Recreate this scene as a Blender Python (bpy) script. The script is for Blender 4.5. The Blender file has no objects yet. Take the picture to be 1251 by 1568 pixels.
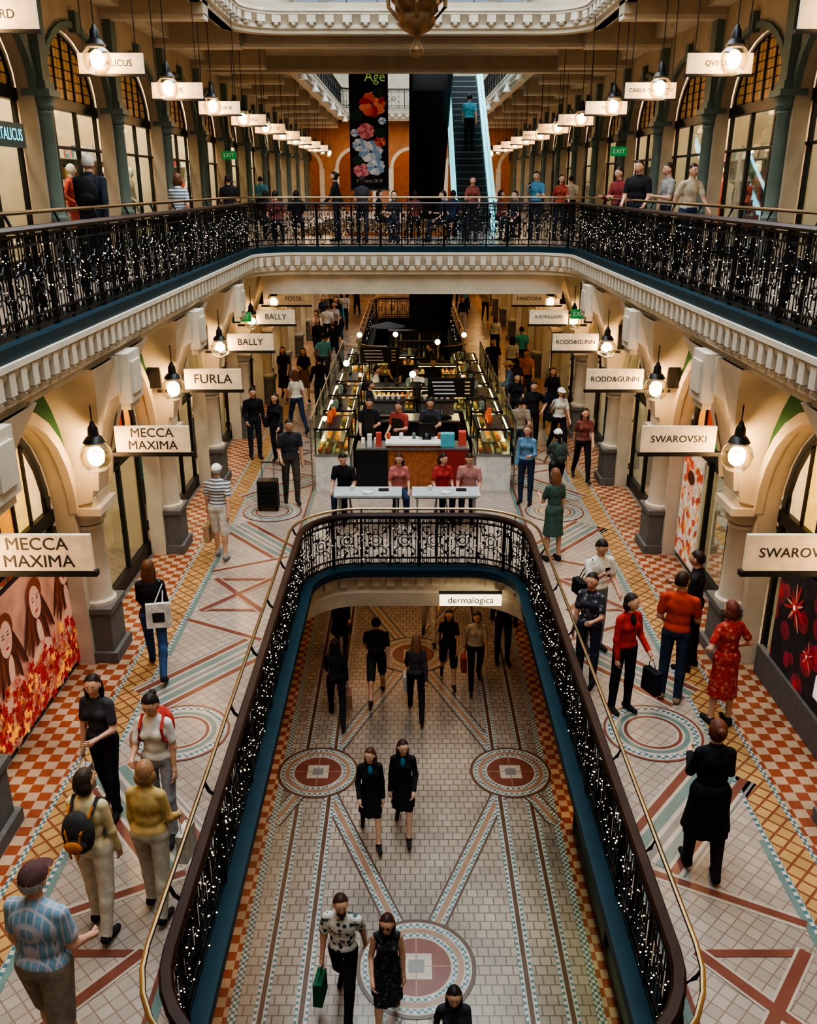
import bpy, math, random, numpy as np
from mathutils import Vector, Matrix
from mathutils.geometry import tessellate_polygon
random.seed(7)
sc=bpy.context.scene
COL=sc.collection
L0,L1,L2,C3=0.0,3.2,8.1,13.1
SOF=7.55
BAY=3.9
# ------------------------------------------------------------------ materials
_m={}
def mk(name,col,rough=.6,metal=0,var=.12,ns=9,em=0,emc=None,kind=None,col2=None,sc_=1.0,rot=0.0,mort=.08,nosample=False,spec=.5,col3=None,bump=0.0):
    if name in _m: return _m[name]
    m=bpy.data.materials.new(name); m.use_nodes=True
    nt=m.node_tree; N=nt.nodes; L=nt.links
    b=N['Principled BSDF']
    b.inputs['Roughness'].default_value=rough; b.inputs['Metallic'].default_value=metal
    b.inputs['Specular IOR Level'].default_value=spec
    tc=N.new('ShaderNodeTexCoord'); mp=N.new('ShaderNodeMapping'); L.new(tc.outputs['Object'],mp.inputs[0])
    mp.inputs['Rotation'].default_value=(0,0,rot)
    no=N.new('ShaderNodeTexNoise'); no.inputs['Scale'].default_value=ns; L.new(mp.outputs[0],no.inputs[0])
    mr=N.new('ShaderNodeMapRange'); mr.inputs[1].default_value=.3; mr.inputs[2].default_value=.7; mr.inputs[3].default_value=1-var; mr.inputs[4].default_value=1+var
    L.new(no.outputs[0],mr.inputs[0])
    c4=lambda c:(c[0],c[1],c[2],1)
    src=None
    if kind=='brick' or kind=='grid':
        t=N.new('ShaderNodeTexBrick'); t.inputs['Color1'].default_value=c4(col); t.inputs['Color2'].default_value=c4([x*.82 for x in col]); t.inputs['Mortar'].default_value=c4(col2)
        t.inputs['Scale'].default_value=sc_; t.offset=.5 if kind=='brick' else 0
        t.inputs['Mortar Size'].default_value=mort; t.inputs['Brick Width'].default_value=1; t.inputs['Row Height'].default_value=1
        t.inputs['Mortar Smooth'].default_value=.1
        L.new(mp.outputs[0],t.inputs[0]); src=t.outputs[0]
    elif kind=='check':
        t=N.new('ShaderNodeTexChecker'); t.inputs['Color1'].default_value=c4(col); t.inputs['Color2'].default_value=c4(col2); t.inputs['Scale'].default_value=sc_
        mp.inputs['Scale'].default_value=(1,1,0); mp.inputs['Location'].default_value=(0,0,.01/sc_)
        L.new(mp.outputs[0],t.inputs[0]); src=t.outputs[0]
    elif kind=='wave':
        t=N.new('ShaderNodeTexWave'); t.bands_direction='Z'; t.inputs['Scale'].default_value=sc_
        L.new(mp.outputs[0],t.inputs[0])
        r=N.new('ShaderNodeValToRGB'); r.color_ramp.interpolation='CONSTANT'; r.color_ramp.elements[0].color=c4(col); r.color_ramp.elements[1].position=.55; r.color_ramp.elements[1].color=c4(col2)
        L.new(t.outputs[0],r.inputs[0]); src=r.outputs[0]
    elif kind=='voro':
        t=N.new('ShaderNodeTexVoronoi'); t.inputs['Scale'].default_value=sc_
        L.new(mp.outputs[0],t.inputs[0])
        r=N.new('ShaderNodeValToRGB'); r.color_ramp.interpolation='CONSTANT'
        r.color_ramp.elements[0].color=c4(col2); r.color_ramp.elements[1].position=.42; r.color_ramp.elements[1].color=c4(col)
        if col3:
            e=r.color_ramp.elements.new(.22); e.color=c4(col3)
        L.new(t.outputs['Distance'],r.inputs[0]); src=r.outputs[0]
    elif kind=='vcell':
        t=N.new('ShaderNodeTexVoronoi'); t.inputs['Scale'].default_value=sc_
        L.new(mp.outputs[0],t.inputs[0])
        s=N.new('ShaderNodeSeparateColor'); L.new(t.outputs['Color'],s.inputs[0])
        r=N.new('ShaderNodeValToRGB'); r.color_ramp.interpolation='CONSTANT'
        r.color_ramp.elements[0].color=c4(col); r.color_ramp.elements[1].position=.45; r.color_ramp.elements[1].color=c4(col2)
        e=r.color_ramp.elements.new(.75); e.color=c4(col3 or col)
        L.new(s.outputs[0],r.inputs[0]); src=r.outputs[0]
    mx=N.new('ShaderNodeVectorMath'); mx.operation='SCALE'
    if src is None: mx.inputs[0].default_value=col[:3]
    else: L.new(src,mx.inputs[0])
    L.new(mr.outputs[0],mx.inputs['Scale']); L.new(mx.outputs[0],b.inputs['Base Color'])
    if em>0:
        if emc is None: L.new(mx.outputs[0],b.inputs['Emission Color'])
        else: b.inputs['Emission Color'].default_value=c4(emc)
        b.inputs['Emission Strength'].default_value=em
        if nosample: m.cycles.emission_sampling='NONE'
    if bump>0:
        bp=N.new('ShaderNodeBump'); bp.inputs['Strength'].default_value=bump; L.new(no.outputs[0],bp.inputs['Height']); L.new(bp.outputs[0],b.inputs['Normal'])
    _m[name]=m; return m
def mkglass(name,tint,fac=.10,rough=.02):
    if name in _m: return _m[name]
    m=bpy.data.materials.new(name); m.use_nodes=True; nt=m.node_tree; N=nt.nodes; L=nt.links
    N.remove(N['Principled BSDF']); out=N['Material Output']
    t=N.new('ShaderNodeBsdfTransparent'); t.inputs[0].default_value=(*tint,1)
    g=N.new('ShaderNodeBsdfGlossy'); g.inputs['Roughness'].default_value=rough; g.inputs[0].default_value=(.9,1,1,1)
    lw=N.new('ShaderNodeLayerWeight'); lw.inputs[0].default_value=.25
    mr=N.new('ShaderNodeMapRange'); mr.inputs[3].default_value=fac; mr.inputs[4].default_value=.65; L.new(lw.outputs['Fresnel'],mr.inputs[0])
    mx=N.new('ShaderNodeMixShader'); L.new(mr.outputs[0],mx.inputs[0]); L.new(t.outputs[0],mx.inputs[1]); L.new(g.outputs[0],mx.inputs[2]); L.new(mx.outputs[0],out.inputs[0])
    _m[name]=m; return m
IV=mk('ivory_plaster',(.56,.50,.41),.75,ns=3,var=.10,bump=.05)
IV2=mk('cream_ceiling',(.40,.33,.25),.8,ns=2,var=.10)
IVD=mk('stone_grey',(.13,.125,.12),.6,ns=14)
GREEN=mk('green_paint',(.010,.095,.042),.55,ns=3)
SAGE=mk('sage_paint',(.12,.165,.15),.6,ns=3)
BLUE=mk('teal_painted_iron',(.006,.030,.044),.5,ns=4,spec=.25)
IRON=mk('black_iron',(.008,.010,.012),.45,ns=10,spec=.35)
WOOD=mk('mahogany_rail',(.026,.009,.007),.38,ns=5,var=.3,spec=.35)
BRASS=mk('brass',(.42,.30,.17),.32,1,ns=5)
GOLD=mk('antique_gold',(.26,.16,.085),.45,.5,ns=9,var=.3)
FRAME=mk('dark_window_frame',(.014,.017,.018),.4)
TAN=mk('tan_wall',(.40,.17,.07),.7,ns=3)
WARMW=mk('warm_wall',(.62,.50,.36),.7,ns=2)
WHITE=mk('white_paint',(.70,.67,.62),.5)
BLACK=mk('black_plastic',(.012,.012,.014),.4)
GREY=mk('brushed_steel',(.35,.37,.38),.3,.8)
SIGN=mk('sign_cream',(.70,.58,.42),.5,em=.08)  # faint emission imitates lamplight falling on the boards
GLASS=mkglass('shop_glass',(.82,.93,.90),.06)
GLASSG=mkglass('green_tint_glass',(.55,.82,.76),.10)
GLOBE=mkglass('lamp_globe_glass',(.95,.91,.84),.14)
BULB=mk('lamp_bulb',(1,.8,.5),em=12,emc=(1,.68,.34),nosample=True)
FAIRY=mk('fairy_light_glow',(1,.85,.6),em=3.2,emc=(1,.78,.50),nosample=True)
TEALG=mk('teal_lit_panel',(.2,.6,.65),.3,em=.8,emc=(.25,.72,.82),nosample=True)
# ------------------------------------------------------------------ mesh builder
class MB:
    def __init__(s): s.v=[];s.f=[];s.m=[];s.mats=[]
    def mi(s,m):
        if m not in s.mats: s.mats.append(m)
        return s.mats.index(m)
    def add(s,V,F,mat):
        o=len(s.v); s.v.extend([tuple(p) for p in V]); s.f.extend([tuple(i+o for i in f) for f in F])
        if isinstance(mat,list): s.m.extend(mat)
        else: s.m.extend([s.mi(mat)]*len(F))
    def box(s,c,d,mat,rz=0,taper=1.0):
        hx,hy,hz=d[0]/2,d[1]/2,d[2]/2; V=[]
        for z,k in ((-hz,1),(hz,taper)):
            for x,y in ((-hx,-hy),(hx,-hy),(hx,hy),(-hx,hy)):
                x*=k;y*=k
                V.append((c[0]+x*math.cos(rz)-y*math.sin(rz),c[1]+x*math.sin(rz)+y*math.cos(rz),c[2]+z))
        s.add(V,[(3,2,1,0),(4,5,6,7),(0,1,5,4),(1,2,6,5),(2,3,7,6),(3,0,4,7)],mat)
    def tube(s,pts,r,mat,n=6,closed=False,ref=None):
        P=[Vector(p) for p in pts]; k=len(P)
        R=r if isinstance(r,(list,tuple)) else [r]*k
        V=[]
        for i,p in enumerate(P):
            a=P[(i-1)%k] if (closed or i>0) else p; b=P[(i+1)%k] if (closed or i<k-1) else p
            t=(b-a).normalized()
            rf=Vector(ref) if ref is not None else (Vector((0,0,1)) if abs(t.z)<.9 else Vector((1,0,0)))
            u=t.cross(rf)
            if u.length<1e-6: u=t.cross(Vector((.3,.5,.8)))
            u.normalize(); w=u.cross(t)
            for j in range(n):
                q=2*math.pi*j/n; V.append(p+R[i]*(math.cos(q)*u+math.sin(q)*w))
        F=[]
        for i in range(k if closed else k-1):
            for j in range(n):
                F.append((i*n+j,i*n+(j+1)%n,((i+1)%k)*n+(j+1)%n,((i+1)%k)*n+j))
        if not closed: F+= [tuple(range(n))[::-1],tuple(range((k-1)*n,k*n))]
        s.add(V,F,mat)
    def lathe(s,prof,c,mat,n=16):
        V=[];F=[]
        for r,z in prof:
            for j in range(n):
                q=2*math.pi*j/n; V.append((c[0]+r*math.cos(q),c[1]+r*math.sin(q),c[2]+z))
        for i in range(len(prof)-1):
            for j in range(n): F.append((i*n+j,i*n+(j+1)%n,(i+1)*n+(j+1)%n,(i+1)*n+j))
        F.append(tuple(range(n))[::-1]); F.append(tuple(range((len(prof)-1)*n,len(prof)*n)))
        s.add(V,F,mat)
    def ell(s,c,r,mat,nu=10,nv=7,keep=None,M=None):
        V=[];F=[];D=[]
        for i in range(nv+1):
            th=math.pi*i/nv
            for j in range(nu):
                q=2*math.pi*j/nu; d=(math.sin(th)*math.cos(q),math.sin(th)*math.sin(q),math.cos(th)); D.append(d)
                p=Vector((r[0]*d[0],r[1]*d[1],r[2]*d[2]))
                if M: p=M@p
                V.append(p+Vector(c))
        for i in range(nv):
            for j in range(nu):
                f=(i*nu+j,(i+1)*nu+j,(i+1)*nu+(j+1)%nu,i*nu+(j+1)%nu)
                if keep:
                    a=[sum(D[q][k] for q in f)/4 for k in range(3)]
                    if not keep(a): continue
                F.append(f)
        s.add(V,F,mat)
    def octa(s,c,r,mat):
        x,y,z=c
        s.add([(x+r,y,z),(x,y+r,z),(x-r,y,z),(x,y-r,z),(x,y,z+r),(x,y,z-r)],[(0,1,4),(1,2,4),(2,3,4),(3,0,4),(1,0,5),(2,1,5),(3,2,5),(0,3,5)],mat)
    def slab(s,loops,axis,a0,a1,mat,side=None):
        def M(p,a):
            if axis=='z': return (p[0],p[1],a)
            if axis=='x': return (a,p[0],p[1])
            return (p[0],a,p[1])
        flat=[p for l in loops for p in l]; n=len(flat)
        tr=tessellate_polygon([[Vector((p[0],p[1],0)) for p in l] for l in loops])
        V=[M(p,a0) for p in flat]+[M(p,a1) for p in flat]
        F=[tuple(t) for t in tr]+[tuple(i+n for i in t)[::-1] for t in tr]
        s.add(V,F,mat)
        o=0;F=[]
        for l in loops:
            k=len(l)
            for i in range(k): F.append((o+i,o+(i+1)%k,n+o+(i+1)%k,n+o+i))
            o+=k
        o0=len(s.v)-2*n
        s.f.extend([tuple(i+o0 for i in f) for f in F]); s.m.extend([s.mi(side or mat)]*len(F))
    def flat(s,pts,z,mat): s.add([(p[0],p[1],z) for p in pts],[tuple(range(len(pts)))],mat)
    def ring(s,c,r0,r1,z,mat,n=40):
        V=[];F=[]
        for j in range(n):
            q=2*math.pi*j/n
            V.append((c[0]+r0*math.cos(q),c[1]+r0*math.sin(q),z)); V.append((c[0]+r1*math.cos(q),c[1]+r1*math.sin(q),z))
        for j in range(n):
            k=(j+1)%n; F.append((2*j,2*j+1,2*k+1,2*k))
        s.add(V,F,mat)
    def obj(s,name,smooth=40,loc=(0,0,0),rz=0,parent=None):
        me=bpy.data.meshes.new(name); me.from_pydata(s.v,[],s.f)
        for m in s.mats: me.materials.append(m)
        me.polygons.foreach_set('material_index',s.m)
        if smooth:
            me.shade_smooth(); me.set_sharp_from_angle(angle=math.radians(smooth))
        me.update()
        return put(name,me,loc,rz,parent)
def put(name,me,loc=(0,0,0),rz=0,parent=None):
    o=bpy.data.objects.new(name,me); COL.objects.link(o); o.location=loc; o.rotation_euler=(0,0,rz)
    if parent: o.parent=parent
    return o
_t={}
def text_geo(t,size):
    if (t,size) in _t: return _t[(t,size)]
    cu=bpy.data.curves.new('t','FONT'); cu.body=t; cu.size=size; cu.align_x='CENTER'; cu.align_y='CENTER'; cu.extrude=.002; cu.resolution_u=3
    ob=bpy.data.objects.new('t',cu); COL.objects.link(ob)
    dg=bpy.context.evaluated_depsgraph_get(); me=bpy.data.meshes.new_from_object(ob.evaluated_get(dg))
    V=[tuple(v.co) for v in me.vertices]; F=[tuple(p.vertices) for p in me.polygons]
    bpy.data.objects.remove(ob); bpy.data.meshes.remove(me)
    _t[(t,size)]=(V,F); return V,F
def text_on(mb,t,size,c,mat,sx=1.0):
    V,F=text_geo(t,size)
    mb.add([(c[0]+p[0]*sx,c[1]-p[2],c[2]+p[1]) for p in V],F,mat)
# ------------------------------------------------------------------ paths
class Path:
    def __init__(s,x0,x1,y0,y1,r,n=8):
        s.p=[]
        for cx,cy,a0 in ((x1-r,y0+r,-90),(x1-r,y1-r,0),(x0+r,y1-r,90),(x0+r,y0+r,180)):
            for i in range(n+1):
                a=math.radians(a0+90*i/n); s.p.append((cx+r*math.cos(a),cy+r*math.sin(a),math.cos(a),math.sin(a)))
        s.c=[0]
        for i in range(len(s.p)):
            a=s.p[i];b=s.p[(i+1)%len(s.p)]; s.c.append(s.c[-1]+math.hypot(a[0]-b[0],a[1]-b[1]))
        s.L=s.c[-1]
    def at(s,t):
        t%=s.L
        lo,hi=0,len(s.p)
        while hi-lo>1:
            m=(lo+hi)//2
            if s.c[m]<=t: lo=m
            else: hi=m
        a=s.p[lo];b=s.p[(lo+1)%len(s.p)]; d=s.c[lo+1]-s.c[lo]; k=(t-s.c[lo])/d if d>1e-9 else 0
        return [a[i]+(b[i]-a[i])*k for i in range(4)]
    def P(s,t,z,off=0):
        a=s.at(t); return (a[0]+a[2]*off,a[1]+a[3]*off,z)
    def loop(s,off=0): return [(a[0]+a[2]*off,a[1]+a[3]*off) for a in s.p]
def sweep(mb,path,prof,mat,closed=True):
    V=[];F=[];k=len(prof);n=len(path.p)
    for a in path.p:
        for off,z in prof: V.append((a[0]+a[2]*off,a[1]+a[3]*off,z))
    for i in range(n):
        for j in range(k if closed else k-1):
            F.append((i*k+j,((i+1)%n)*k+j,((i+1)%n)*k+(j+1)%k,i*k+(j+1)%k))
    mb.add(V,F,mat)
def rectprof(o,z,w,h): return [(o-w/2,z-h/2),(o+w/2,z-h/2),(o+w/2,z+h/2),(o-w/2,z+h/2)]
def balustrade(name,path,z,h,lights,cell=.5,gold=None,dens=60,leaves=18):
    mb=MB()
    sweep(mb,path,[(-.045,z+h-.03),(.045,z+h-.03),(.055,z+h),(.035,z+h+.03),(-.035,z+h+.03),(-.055,z+h)],WOOD)
    for zz in (z+.04,z+.15,z+h-.15,z+h-.06): sweep(mb,path,rectprof(0,zz,.03,.024),IRON)
    n=max(4,int(path.L/cell)); w=path.L/n
    def crv(pts,s0,r=.0105,nn=3):
        mb.tube([path.P(s0+a,z+b) for a,b in pts],r,IRON,n=nn)
    for i in range(n):
        s0=i*w
        mb.tube([path.P(s0,z),path.P(s0,z+h)],.018 if i%3 else .032,IRON,n=4)
        for a in (.12,.26,.4,.6,.74,.88): crv([(a*w,.04),(a*w,h-.06)],s0,.0075)
        zc=h*.5
        for rr,cz in ((.115,zc),(.055,zc),(.05,h-.11),(.045,.10)):
            for cx in ((w/2,) if rr>.05 else (w*.25,w*.75)):
                crv([(cx+rr*math.cos(t*math.pi/4.5),cz+rr*math.sin(t*math.pi/4.5)) for t in range(10)],s0)
        for sx in (-1,1):
            for sz in (-1,1):
                pts=[]
                for t in range(9):
                    u=t/8; a=u*4.6; r=.12*(1-.72*u)
                    pts.append((w/2+sx*(w*.25+ -r*math.cos(a)*.9),zc+sz*(.19+ -r*math.sin(a+.4)+.02)))
                crv(pts,s0)
        for k in range(leaves):
            a=random.uniform(.04,.96)*w; b=random.uniform(.14,h-.14); d=random.uniform(.02,.036)
            V=[path.P(s0+a-d,z+b),path.P(s0+a,z+b-d*1.3,.01),path.P(s0+a+d,z+b),path.P(s0+a,z+b+d*1.3,-.01)]
            mb.add(V,[(0,1,2,3)],IRON)
        for k in range(int(dens*w)):
            a=random.uniform(0,w); b=.5*h+random.gauss(0,.2)*h
            if .05<b<h-.05: lights.octa(path.P(s0+a,z+b,random.uniform(-.04,-.015)),random.choice((.0035,.0045,.006,.009)),FAIRY)
    if gold:
        off,gz=gold
        ring=[path.P(path.c[i],z+gz,off) for i in range(len(path.p))]
        mb.tube(ring,.022,BRASS,n=8,closed=True,ref=(0,0,1))
        m=int(path.L/1.3)
        for i in range(m):
            s0=i*path.L/m
            mb.tube([path.P(s0,z+.05,.03),path.P(s0,z+.3,.10),path.P(s0,z+.6,.05),path.P(s0,z+h-.12,.05),path.P(s0,z+h-.05,off*.75),path.P(s0,z+gz,off)],.018,IRON,n=5)
            mb.box(path.P(s0,z+h*.45,.04),(.05,.05,.5),IRON)
    return mb.obj(name)
def cornice(mb,path,z,depth,proj=.16,teeth=.26,mat=IV,inner=0.0):
    prof=[(inner-proj,z),(inner-proj,z-.06),(inner-proj+.03,z-.08),(inner-proj+.03,z-.12),(inner-.02,z-depth*.5),(inner+.0,z-depth*.62),(inner-.05,z-depth*.68),(inner-.05,z-depth*.8),(inner+.02,z-depth*.86),(inner+.02,z-depth),(inner+.3,z-depth),(inner+.3,z)]
    sweep(mb,path,prof,mat)
    n=int(path.L/teeth)
    for i in range(n):
        q=path.at(i*path.L/n); a=math.atan2(q[3],q[2])
        o=inner-.075
        mb.box((q[0]+q[2]*o,q[1]+q[3]*o,z-depth*.36),(proj*.85,teeth*.5,depth*.42),mat,rz=a)
        mb.ell((q[0]+q[2]*(o+.0),q[1]+q[3]*(o+.0),z-depth*.62),(proj*.42,teeth*.25,depth*.12),mat,6,4)
# ------------------------------------------------------------------ voids
V1=Path(-1.72,1.72,4.2,14.02,.78)
V1b=Path(-1.6,1.6,31.2,45,.7)
V2=Path(-3.75,3.75,-.42,21.9,1.0)
V3=Path(-4.1,4.1,1.0,23.4,1.1)
V3b=Path(-3.7,3.7,30.6,54,1.0)
Y0,Y1=-3.0,61.0
rect=lambda x0,x1,y0,y1:[(x0,y0),(x1,y0),(x1,y1),(x0,y1)]
F0=mk('floor_octagon_tile',(.33,.275,.23),.26,kind='brick',col2=(.155,.115,.09),sc_=6.8,rot=0,mort=.06,ns=.6,var=.28)
F1=mk('floor_square_tile',(.37,.31,.26),.28,kind='grid',col2=(.22,.155,.125),sc_=8,rot=.785,mort=.05,ns=.7,var=.2)
CHK=mk('red_cream_checker_tile',(.27,.070,.032),.3,kind='check',col2=(.42,.30,.205),sc_=7.2,rot=.0,ns=1.5,var=.25)
LAT=mk('ochre_lattice_tile',(.44,.27,.11),.3,kind='grid',col2=(.20,.07,.035),sc_=6.5,rot=.785,mort=.09,ns=2,var=.2)
DOT=mk('blue_white_mosaic',(.06,.15,.18),.3,kind='check',col2=(.46,.41,.35),sc_=22,ns=2)
RED=mk('oxblood_tile',(.18,.06,.042),.3,ns=4)
TEALT=mk('grey_teal_tile',(.13,.19,.175),.3,ns=4)
GREYT=mk('grey_tile',(.19,.175,.165),.3,ns=4)
BRN=mk('brown_tile',(.11,.06,.04),.3,ns=4)
CRM=mk('cream_tile',(.40,.34,.28),.3,ns=4)
TANT=mk('tan_tile',(.29,.175,.12),.3,ns=4)
mb=MB(); mb.slab([rect(-8,8,Y0,Y1)],'z',-.2,L0,F0); mb.obj('floor',0)
mb=MB(); mb.slab([rect(-8,8,Y0,Y1),V1.loop(),V1b.loop()],'z',L1-.14,L1,F1); mb.obj('floor_level_one',0)
mb=MB(); mb.slab([rect(-8,8,Y0,Y1),V2.loop(),rect(-3.6,1.4,27.2,41)],'z',L2-.2,L2,F1); mb.obj('floor_level_two',0)
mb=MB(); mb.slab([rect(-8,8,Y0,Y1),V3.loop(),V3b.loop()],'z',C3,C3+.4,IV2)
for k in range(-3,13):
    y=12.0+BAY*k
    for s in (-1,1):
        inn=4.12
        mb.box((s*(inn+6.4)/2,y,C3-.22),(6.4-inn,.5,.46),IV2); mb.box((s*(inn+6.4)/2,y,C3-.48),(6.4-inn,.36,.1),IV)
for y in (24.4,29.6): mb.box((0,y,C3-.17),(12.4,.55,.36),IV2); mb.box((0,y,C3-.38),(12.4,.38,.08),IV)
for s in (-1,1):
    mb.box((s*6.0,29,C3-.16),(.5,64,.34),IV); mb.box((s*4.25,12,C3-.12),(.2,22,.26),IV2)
mb.obj('ceiling')
mb=MB(); mb.slab([rect(-4.9,4.9,Y0,Y1),V2.loop(.25),rect(-3.9,1.7,27.0,41.2)],'z',SOF-.02,L2-.2,IV)
mb.box((0,22.9,7.27),(7.3,1.5,.55),IV); mb.box((0,26.4,7.27),(7.3,.7,.55),IV)
mb.obj('ceiling_level_one')
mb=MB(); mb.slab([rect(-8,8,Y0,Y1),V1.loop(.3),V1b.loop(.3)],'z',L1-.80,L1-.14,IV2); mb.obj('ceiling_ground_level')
mb=MB(); sweep(mb,V2,[(-.06,L2-.10),(-.06,L2+.03),(.35,L2+.03),(.35,L2-.1)],BLUE); cornice(mb,V2,L2-.10,.52,inner=.06); mb.obj('trim_gallery_cornice')
mb=MB(); sweep(mb,V1,[(-.02,L1-.10),(-.02,L1+.03),(.26,L1+.03),(.26,L1-.10)],BLUE)
sweep(mb,V1,[(.22,L1-.09),(.16,L1-.14),(.22,L1-.45),(.18,L1-.5),(.26,L1-.8),(.4,L1-.8),(.4,L1-.09)],IV)
n=int(V1.L/.26)
for i in range(n):
    q=V1.at(i*V1.L/n); mb.box((q[0]+q[2]*.17,q[1]+q[3]*.17,L1-.26),(.1,.13,.16),IV,rz=math.atan2(q[3],q[2]))
sweep(mb,V1b,[(-.02,L1-.16),(-.02,L1+.03),(.30,L1+.03),(.30,L1-.8),(.2,L1-.8)],BLUE)
mb.obj('trim_lower_cornice')
mb=MB()
cornice(mb,V3,C3+.25,.5,proj=.2,teeth=.42,inner=.0); cornice(mb,V3b,C3+.25,.45,teeth=.42)
mb.obj('trim_ceiling_cornice')
lt=MB()
balustrade('gallery_balustrade',Path(-3.83,3.83,-.5,21.98,1.05),L2+.03,.97,lt,cell=.5,gold=(.32,1.10),dens=38)
balustrade('void_balustrade',Path(-1.87,1.87,4.05,14.2,.95),L1+.03,.95,lt,cell=.5,gold=(.16,1.0),dens=46)
balustrade('rear_void_balustrade',Path(-1.85,1.85,30.95,45.25,.9),L1+.03,.95,lt,cell=.6,gold=(.16,1.0),dens=8,leaves=8)
balustrade('upper_balustrade',Path(-3.8,3.8,30.5,54.1,1.05),C3+.41,1.0,lt,cell=1.2,dens=0,leaves=2)
lt.obj('fairy_lights',0)
# ------------------------------------------------------------------ mosaics
def band(mb,p,q,z,stripes):
    p=Vector(p);q=Vector(q); d=(q-p).normalized(); n=Vector((-d.y,d.x))
    for i,(o,w,m) in enumerate(stripes):
        a=p+n*(o-w/2);b=q+n*(o-w/2);c=q+n*(o+w/2);e=p+n*(o+w/2)
        mb.flat([a,b,c,e],z,m)
def bandz(mb,p,q,z,st):
    for i,s in enumerate(st): band(mb,p,q,z+.0012*(i>0),[s])
mb=MB()
ST=[(0,.28,CRM),(-.125,.03,BRN),(-.08,.05,DOT),(0,.08,TANT),(.08,.05,DOT),(.125,.03,BRN)]
zz=.003
Ak=[.56+8.1*k for k in range(0,5)]; Bk=[4.6+8.1*k for k in range(0,5)]
for a in Ak:
    for s in (-1,1):
        bandz(mb,(0,a),(s*1.66,a+4.05),zz,ST); zz+=.00012
        bandz(mb,(0,a),(s*1.66,a-4.05),zz,ST); zz+=.00012
for b in Bk:
    for s in (-1,1):
        bandz(mb,(s*1.66,b),(s*2.25,b-1.3),zz,ST); zz+=.00012
        for o in (-.25,.25): bandz(mb,(s*1.66+o,b+.2),(s*1.66+o,b+7.9),zz,[(0,.17,CRM),(0,.06,BRN),(.065,.035,DOT),(-.065,.035,DOT)]); zz+=.00012
for s in (-1,1):
    x0,x1=(s*2.3,s*3.2) if s>0 else (s*3.2,s*2.3)
    mb.flat(rect(x0,x1,0,60),.0065,CHK); xa=s*2.25; mb.flat(rect(xa-.05,xa+.05,0,60),.0075,DOT)
def medal(mb,x,y,z,R):
    mb.ring((x,y),0.001,R,z,CRM)
    for r0,r1,m in ((.93,1.0,BRN),(.82,.90,DOT),(.70,.80,TANT),(.62,.69,DOT),(0.001,.58,RED)): mb.ring((x,y),r0*R,r1*R,z+.001,m)
    d=R*.26; mb.flat(rect(x-d,x+d,y-d,y+d),z+.002,CRM); d*=.5; mb.flat(rect(x-d,x+d,y-d,y+d),z+.003,GREYT)
    mb.flat(rect(x-R*.58,x+R*.58,y-.008,y+.008),z+.0025,TANT); mb.flat(rect(x-.008,x+.008,y-R*.58,y+R*.58),z+.0026,TANT)
for a in Ak: medal(mb,.0,a,.0085,.78)
for b in Bk:
    for s in (-1,1): medal(mb,s*1.66,b,.0085,.70)
mb.obj('floor_mosaic_ground',0)
mb=MB()
for s in (-1,1):
    S=lambda x0,x1:(min(s*x0,s*x1),max(s*x0,s*x1))
    def strip(x0,x1,z,m,y0=-1,y1=60):
        a,b=S(x0,x1); mb.flat(rect(a,b,y0,y1),L1+z,m)
    strip(3.98,4.72,.003,CHK); strip(3.60,3.93,.003,LAT)
    for x in (3.955,3.575): strip(x-.025,x+.025,.004,DOT)
    strip(2.12,2.20,.004,TEALT); strip(2.20,2.24,.004,RED)
    D2=[(0,.78,CRM),(-.31,.09,RED),(-.17,.11,TEALT),(-.03,.07,GREYT),(.11,.11,TEALT),(.25,.09,RED),(.35,.03,GREYT)]
    D3=[(0,.16,CRM),(0,.085,RED)]
    xc=2.9
    for k in range(-1,7):
        yc=9.2+7.8*k; z=L1+.003
        for e in (-1,1):
            bandz(mb,(s*3.50,yc+e*.75),(s*2.30,yc+e*2.2),z,D2); z+=.0002
            bandz(mb,(s*2.28,yc+e*2.35),(s*3.52,yc+e*3.0),z,D3); z+=.0002
            bandz(mb,(s*3.52,yc+e*1.9),(s*3.52,yc+e*3.9),z,[(0,.06,TEALT)]); z+=.0002
        ys=yc+3.9; a,b=S(2.42,3.38)
        for t in ((a,ys-.62,b,ys-.54),(a,ys+.54,b,ys+.62)): mb.flat(rect(t[0],t[2],t[1],t[3]),L1+.0062,RED)
        bandz(mb,(a,ys-.6),(b,ys+.6),L1+.0064,[(0,.15,CRM),(0,.10,RED)]); bandz(mb,(b,ys-.6),(a,ys+.6),L1+.0066,[(0,.15,CRM),(0,.10,RED)])
        mb.ring((s*xc,yc),.001,.60,L1+.0082,CRM)
        for r0,r1,m in ((.57,.60,RED),(.48,.545,DOT),(.38,.44,TEALT),(.31,.35,RED),(.001,.29,F1)): mb.ring((s*xc,yc),r0,r1,L1+.0092,m)
mb.obj('floor_mosaic_level_one',0)
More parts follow.
